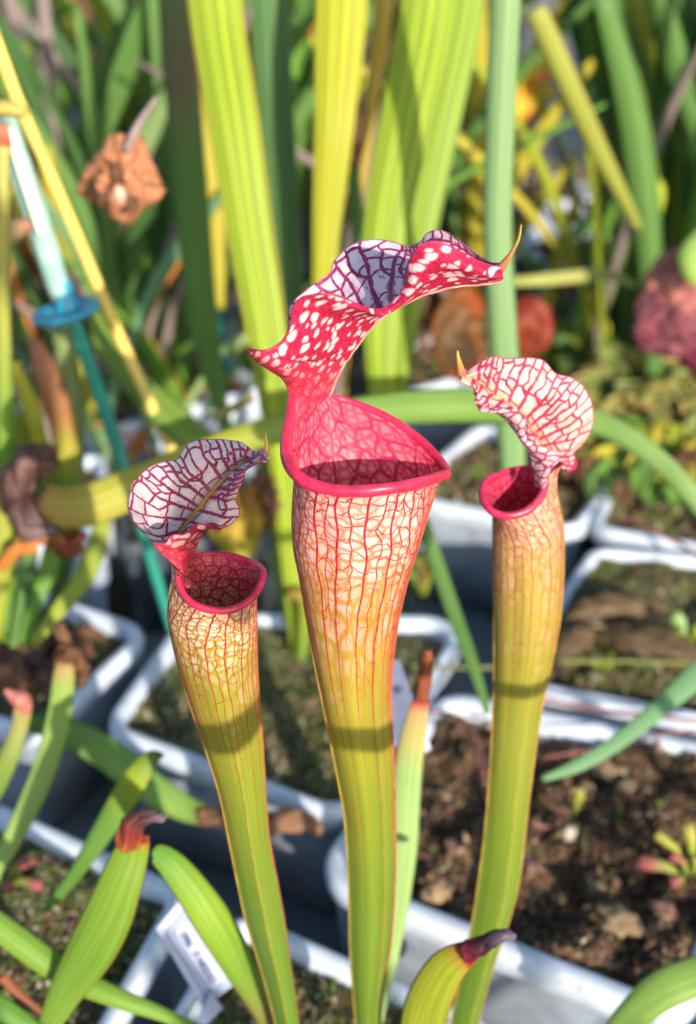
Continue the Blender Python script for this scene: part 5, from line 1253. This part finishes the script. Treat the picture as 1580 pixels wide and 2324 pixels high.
for k, (x, y, s, m_, lab) in enumerate([(1370, 1740, .0085, 0, 'large tan bark chip behind the curled sprout'), (1420, 1790, .0080, 0, 'tan bark chip behind the dark sprout'), (1330, 1790, .0055, 0, 'small tan chip beside the curled sprout'),
        (1205, 1960, .0070, 1, 'rounded pink brown chip left of the peat centre'), (1295, 1890, .0050, 2, 'pale flat chip below the curled sprout'), (1110, 1645, .0045, 2, 'pale chip beside the right tube'),
        (1130, 2010, .0060, 0, 'tan chip near the front left of the peat'), (1410, 2090, .0100, 0, 'broad tan chip at the front of the peat'), (1340, 2150, .0075, 3, 'dark chip at the front of the peat'),
        (1500, 2060, .0070, 1, 'pinkish chip at the front right of the peat'), (1220, 1870, .0050, 1, 'small pink chip beside the right tube'),
        (1010, 1800, .0050, 0, 'tan chip just right of the pale leaf'), (990, 2020, .0070, 0, 'tan chip low behind the pale leaf'), (1040, 1930, .0065, 1, 'pink brown chip beside the pale leaf')]):
    chip(G(x, y, -.006), s, CH[m_], lab, k*3.3)

# ------------------------------------------------------------------ round headed and rosette plants to the right
def rosette(px, py, h, R, n, mats, label, seed, up=.5, wid=.35):
    rnd = random.Random(seed); c = G(px, py, h); root = empty('rosette_plant', c, label, 'plant')
    for k in range(n):
        a = k*2.4; r = R*(.45+.55*rnd.random()); e = c+Vector((math.cos(a)*r, math.sin(a)*r, R*up*(1.2-r/R)+rnd.uniform(0, .01)))
        w = R*wid*rnd.uniform(1.0, 1.7)
        crumple('leaf', [c.lerp(e, .35), c.lerp(e, .6)+Vector((0, 0, .008)), c.lerp(e, .85)+Vector((0, 0, .010)), e, e+(e-c)*.12-Vector((0, 0, .006))], [w*.35, w*.9, w*1.1, w*1.0, w*.3], root, mats[k % len(mats)], seed*31+k, .22, .0008, curl=-.35)
    return root
ROSY = [leaf_mat('ros_y', None, ends=[(0, (.12, .2, .04)), (.7, (.44, .40, .12)), (1, (.50, .22, .10))], stripe=.3), leaf_mat('ros_g', None, ends=[(0, (.1, .2, .04)), (.75, (.30, .34, .10)), (1, (.40, .2, .10))], stripe=.3), leaf_mat('ros_o', None, ends=[(0, (.1, .2, .04)), (.7, (.52, .42, .14)), (1, (.55, .24, .14))], stripe=.3)]
ROSR = [leaf_mat('ros_r', None, ends=[(0, (.12, .05, .04)), (.6, (.30, .06, .08)), (1, (.55, .24, .16))], stripe=.4), leaf_mat('ros_r2', (.20, .03, .06), stripe=.4)]
GRN = [bright, green, yellowg]
RH = empty('hooded_pitcher', G(1560, 880, .0), 'dusky pink wavy pitcher hood with a peach top at the right edge', 'pitcher plant')
HP = [leaf_mat('hood_peach', None, ends=[(0, (.55, .26, .16)), (.5, (.42, .14, .14)), (1, (.25, .04, .09))], stripe=.4), leaf_mat('hood_pink', None, ends=[(0, (.34, .13, .14)), (.6, (.22, .05, .08)), (1, (.12, .03, .05))], stripe=.5), leaf_mat('hood_wine', (.16, .02, .05), stripe=.4)]
for k, (x0, y0, x1, y1, w, mi) in enumerate([(1470, 670, 1640, 640, .045, 0), (1450, 720, 1640, 690, .05, 1), (1440, 770, 1640, 745, .036, 1), (1500, 770, 1640, 800, .03, 2), (1450, 700, 1520, 790, .03, 1), (1540, 730, 1620, 850, .03, 2)]):
    crumple('hood', [W(x0, y0, .80), W(x0*.65+x1*.35, y0*.65+y1*.35-14, .79), W(x0*.3+x1*.7, y0*.3+y1*.7-14, .79), W(x1, y1, .80)], [w*.4, w, w, w*.7], RH, HP[mi], 90+k, .11, .001, curl=.15)
rosette(1440, 960, .0, .070, 44, ROSY, 'yellowish rosette plant with orange tips right of the right hand lid', 2, .6, .22)
rosette(1590, 1010, .0, .060, 34, ROSY, 'yellow green rosette below the dark red one', 12, .6, .22)
rosette(1290, 850, .0, .055, 34, GRN+[dark], 'bright green leafy plant above the right hand lid', 3, .7, .17)
rosette(1480, 1090, .0, .055, 46, [yellow, yellowg, green, dark, brown], 'yellow mossy plant under the arching leaf', 4, .5, .16)
rosette(1380, 1080, .0, .05, 40, [brown, yellowg, dark, darker], 'brown and green plant right of the right hand lid', 14, .4, .16)
LF = empty('round_leaf', W(1590, 600, .75), 'big round pale green leaf poking in at the right edge', 'leaf')
sweep('blade', [W(1600, 510, .78), W(1598, 545, .775), W(1592, 585, .77), W(1590, 620, .765), W(1600, 660, .76)], [.004, .022, .030, .022, .004], [.002, .010, .014, .010, .002], LF, lm('roundl', (.40, .58, .14)), n=14, seg=24)
HD = empty('hooded_pitcher', W(1100, 1010, .84), 'round rust red hooded pitcher behind the pale stalk', 'pitcher plant')
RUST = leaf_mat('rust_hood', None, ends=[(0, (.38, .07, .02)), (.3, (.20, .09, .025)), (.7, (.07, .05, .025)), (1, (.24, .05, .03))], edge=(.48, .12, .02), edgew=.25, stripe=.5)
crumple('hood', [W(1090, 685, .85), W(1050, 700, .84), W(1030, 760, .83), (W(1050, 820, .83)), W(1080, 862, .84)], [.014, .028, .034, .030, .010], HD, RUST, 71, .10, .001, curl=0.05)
crumple('hood', [W(1120, 690, .86), W(1110, 740, .86), W(1110, 800, .86), W(1120, 850, .86)], [.016, .034, .030, .010], HD, leaf_mat('hood_shade', (.10, .07, .03), stripe=.5), 73, .12, .001, curl=-.3)  # dark olive brown hood sheet
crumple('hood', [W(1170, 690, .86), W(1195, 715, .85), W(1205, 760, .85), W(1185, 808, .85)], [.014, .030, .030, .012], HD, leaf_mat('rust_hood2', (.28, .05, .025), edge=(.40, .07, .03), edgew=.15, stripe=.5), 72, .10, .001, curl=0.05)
one_leaf('sprout', 'curved green sprout right of the pale stalk', 'leaf', [(1295, 535, 1.0, 18), (1325, 515, 1.0, 26), (1365, 525, 1.0, 28), (1395, 560, 1.0, 30), (1405, 610, 1.0, 20)], lm('sprt', (.20, .40, .10)))
r_ = one_leaf('sprout', 'bright green budded stem at the right', 'leaf', [(1478, 480, .92, 46), (1482, 530, .92, 34), (1485, 620, .92, 30), (1488, 700, .92, 24)], lm('sprt2', (.20, .40, .05)), flat=.8)
sweep('bud', [W(1475, 400, .92), W(1478, 425, .92), W(1476, 460, .92), W(1480, 500, .92)], [.008, .020, .022, .012], [.008, .016, .018, .01], r_, lm('budy', (.42, .50, .05)), n=12, seg=18)
one_leaf('leaf', 'thin yellow green leaf lying level behind the tip of the tallest lid', 'leaf', [(1150, 640, .85, 20), (1220, 636, .85, 26), (1300, 628, .86, 30), (1380, 622, .86, 24), (1440, 650, .86, 14)], lm('level', (.40, .42, .12)))
YF = empty('yellow_flower', W(1185, 250, 1.1), 'yellow orange flower beside the pale stalk near the top', 'flower')
YM = [leaf_mat('petal_y', (.80, .60, .04), stripe=.2), leaf_mat('petal_o', (.80, .38, .08), stripe=.2)]
for k in range(9):
    a = k*.7; c = W(1188, 205, 1.1); e = c+Vector((math.cos(a)*.026, -.008, math.sin(a)*.030))
    sweep('petal', [c, c.lerp(e, .5)+Vector((0, -.004, 0)), e], [.008, .016, .010], [.004, .006, .004], YF, YM[k % 2], n=8, seg=12)
sweep('stem', [W(1190, 240, 1.1), W(1195, 330, 1.12), W(1200, 520, 1.15)], [.003]*3, [.003]*3, YF, green, n=6, seg=12)

# ------------------------------------------------------------------ dense foliage far behind
def blades(label, cx0, cx1, base_y, Y0, Y1, count, mats, seed, hmin, hmax, wmin, wmax, lean=.25, name='leaf_clump'):
    """a clump of strap leaves; bases between image columns cx0..cx1 at distance Y0..Y1"""
    rnd = random.Random(seed); c = G((cx0+cx1)/2, 600, BENCH); Ym = (Y0+Y1)/2
    t = Ym/ray((cx0+cx1)/2, 600).y; root = empty(name, (ray((cx0+cx1)/2, 600).x*t, Ym, base_y), label, 'pitcher plant')
    for k in range(count):
        Y = rnd.uniform(Y0, Y1); px = rnd.uniform(cx0, cx1)
        r = ray(px, 500); x = r.x*Y/r.y; b = Vector((x, Y, base_y)); h = rnd.uniform(hmin, hmax)
        dx = rnd.gauss(0, lean)*h; dy = rnd.gauss(0, lean*.5)*h
        pts = [b, b+Vector((dx*.2, dy*.2, h*.4)), b+Vector((dx*.55, dy*.55, h*.75)), b+Vector((dx, dy, h))]
        w = rnd.uniform(wmin, wmax); sweep('leaf', pts, [w*.35, w*.7, w, w*.5], [w*.15, w*.25, w*.3, w*.1], root, mats[rnd.randrange(len(mats))], n=8, seg=14, keel=.4, twist=rnd.uniform(-.6, .6))
    return root
DK = [dark, darker, green, dark, blueg]; YGm = [yellowg, green, yellow, dark]
greydry = lm('greydry', (.30, .24, .22), stripe=.4)
blades('thicket of dark green leaves filling the upper left corner', -200, 180, BENCH, .95, 1.25, 40, DK+[yellow, greydry, yellowg, orange, pale], 1, .26, .50, .008, .024, .35)
blades('thicket of green leaves behind the dried flower', 160, 420, BENCH, .95, 1.3, 44, DK+[darker, yellowg, yellow, greydry], 2, .26, .50, .008, .022, .3)
blades('mixed leaves behind the centre clump', 400, 760, BENCH, 1.0, 1.4, 30, [dark, green, greydry, yellowg], 3, .28, .55, .014, .028)
blades('thin yellow leaves behind the wide green pair', 740, 1100, BENCH, 1.05, 1.4, 26, [yellowg, yellow, brown, dark], 4, .2, .45, .010, .020)
blades('stand of dark green blades at the upper right', 1400, 1640, BENCH, 1.0, 1.25, 44, [dark, green, dark, yellowg, darker], 5, .30, .58, .014, .026, .14)
blades('tall leaves at the right edge behind the round leaf', 1520, 1800, BENCH, .88, 1.05, 16, [green, dark, yellowg], 6, .30, .5, .016, .028, .15)
blades('low brown and yellow leaves behind the pale stalk', 980, 1140, BENCH, 1.1, 1.5, 12, [brown, greydry, yellowg, green, orange], 7, .08, .24, .010, .022, .5)
blades('far row of green leaves on the left', -700, 500, BENCH-.03, 1.7, 2.4, 90, DK+[green, yellowg, greydry, greydry, yellow, brown, pale], 8, .35, .8, .02, .05, .2, 'leaf_row')
blades('far row of green and brown leaves in the middle', 450, 1150, BENCH-.03, 1.7, 2.5, 60, [dark, green, brown, yellowg, greydry], 9, .25, .7, .03, .05, .25, 'leaf_row')
blades('far row of green leaves on the right', 1380, 2300, BENCH-.03, 1.6, 2.5, 70, [dark, green, darker, yellowg, orange], 10, .25, .75, .03, .055, .2, 'leaf_row')

SHD = empty('leaf_stand', (0.05, -0.22, BENCH), 'row of strap leaves on the bench just behind the viewpoint', 'pitcher plant')  # unseen leaves added behind the camera to shade the lower pots
rs = random.Random(4)
for k in range(46):
    x = -0.34+0.94*(k+rs.uniform(-.4, .4))/45; Y = rs.uniform(-.34, -.20); h = rs.uniform(.21, .36)
    dx = rs.gauss(0, .06)
    b_ = Vector((x, Y, BENCH)); w = rs.uniform(.012, .024)
    sweep('leaf', [b_, b_+Vector((dx*.2, 0, h*.4)), b_+Vector((dx*.5, 0, h*.75)), b_+Vector((dx, -.01, h))], [w*.5, w*.8, w, w*.4], [.003, .004, .004, .002], SHD, (green, dark, yellowg)[k % 3], n=8, seg=12, keel=.4, side=(0, 1, 0))
t_ = W(462, 1140, .318)+sun_dir*.56  # added unseen leaf, drooped so that its shadow falls on the left lid
sweep('leaf', [Vector((t_.x-.30, t_.y-.02, BENCH)), Vector((t_.x-.26, t_.y, t_.z-.10)), Vector((t_.x-.16, t_.y, t_.z+.115)), Vector((t_.x-.04, t_.y, t_.z+.125)), Vector((t_.x+.002, t_.y, t_.z+.06)), Vector((t_.x+.006, t_.y, t_.z+.03)), t_+Vector((.004, 0, 0)), t_-Vector((-.003, 0, .022)), t_-Vector((-.006, 0, .040))], [.012, .016, .018, .020, .024, .027, .029, .026, .006], [.003]*9, SHD, green, n=8, seg=40, side=(0, 1, 0))
bl = [(150, 1760, .29), (360, 1720, .30), (500, 1650, .312), (640, 1580, .315), (700, 1680, .315), (815, 1680, .31), (950, 1640, .33), (1175, 1560, .36), (1400, 1500, .38), (1700, 1450, .39)]
BA = empty('arching_leaf', W(*bl[-1])+sun_dir*.30, 'narrow leaf arching over the bench in front of the three pitchers', 'leaf')  # out of view, placed and shaped to cast the shadow bands on the tubes
sweep('blade', [W(*p)+sun_dir*.30 for p in bl]+[Vector((.50, .05, BENCH))], [.003, .006, .013, .0075, .0085, .0095, .0085, .006, .0075, .009, .006], [.002]*11, BA, green, n=8, seg=60, side=sun_dir)
blades('tangle of thin yellow green stems behind the yellow cane', 60, 470, BENCH, .86, 1.05, 46, [yellowg, green, yellow, pale, orange, greydry, blueg], 21, .12, .42, .004, .011, .45)
blades('tangle of thin stems and dry straws behind the right hand leaves', 1230, 1600, BENCH, .95, 1.3, 50, [yellowg, green, greydry, brown, yellow, pale], 22, .12, .42, .004, .011, .4)
# scattered pots and litter between
rnd = random.Random(5)
spots = [(1300, 560, 'grey pot on the ground right of the pale stalk'), (1240, 430, 'far grey pot between the stalk and the leaning stalk'), (1340, 640, 'dim pot behind the level leaf'), (1130, 600, 'dim pot hidden behind the tip of the tallest lid'), (640, 640, 'dim pot behind the tall yellow green leaf'), (250, 820, 'pot in the shade below the dried flower'), (420, 720, 'whitish pot below the dark green blade'), (1420, 720, 'bluish white pot under the round green leaf'), (1560, 480, 'dim pot under the dark blades'), (60, 780, 'pot behind the blue disc')]
for k, (x, y, lab) in enumerate(spots):
    c = G(x, y, -.01); s = .05*rnd.uniform(.9, 1.2); a = rnd.uniform(-.5, .5)
    cs = [c+Vector((math.cos(a+q*math.pi/2+math.pi/4)*s*1.4, math.sin(a+q*math.pi/2+math.pi/4)*s*1.4, 0)) for q in range(4)]
    pot(cs, -.01, .085, lab, (MOSS, PEAT)[k % 2], ('moss', 'peat')[k % 2]+' in the '+lab, 500, .005, world=True, seed=30+k, wall=(GREY, WHITE_SHADED, DARKP)[k % 3], r=.012, rimmat=(WHITE, WHITE, GREY)[k % 3])
# loose litter strewn over bench and ground
poly = [Vector((-.9, .75)), Vector((1.1, .75)), Vector((1.6, 2.2)), Vector((-1.4, 2.2))]
v_, f_, m_ = crumbs_into(poly, lambda x, y: BENCH+.004 if y < .95 else BENCH-.026, 9000, .009, (3, 3, 4, 2, 2, 4), 99)
o = link('litter', mesh('litter', v_, f_, None, m_), None, CRUMB, smooth=False); tag(o, 'brown and green litter strewn over the ground behind the pots', 'litter', kind='stuff')
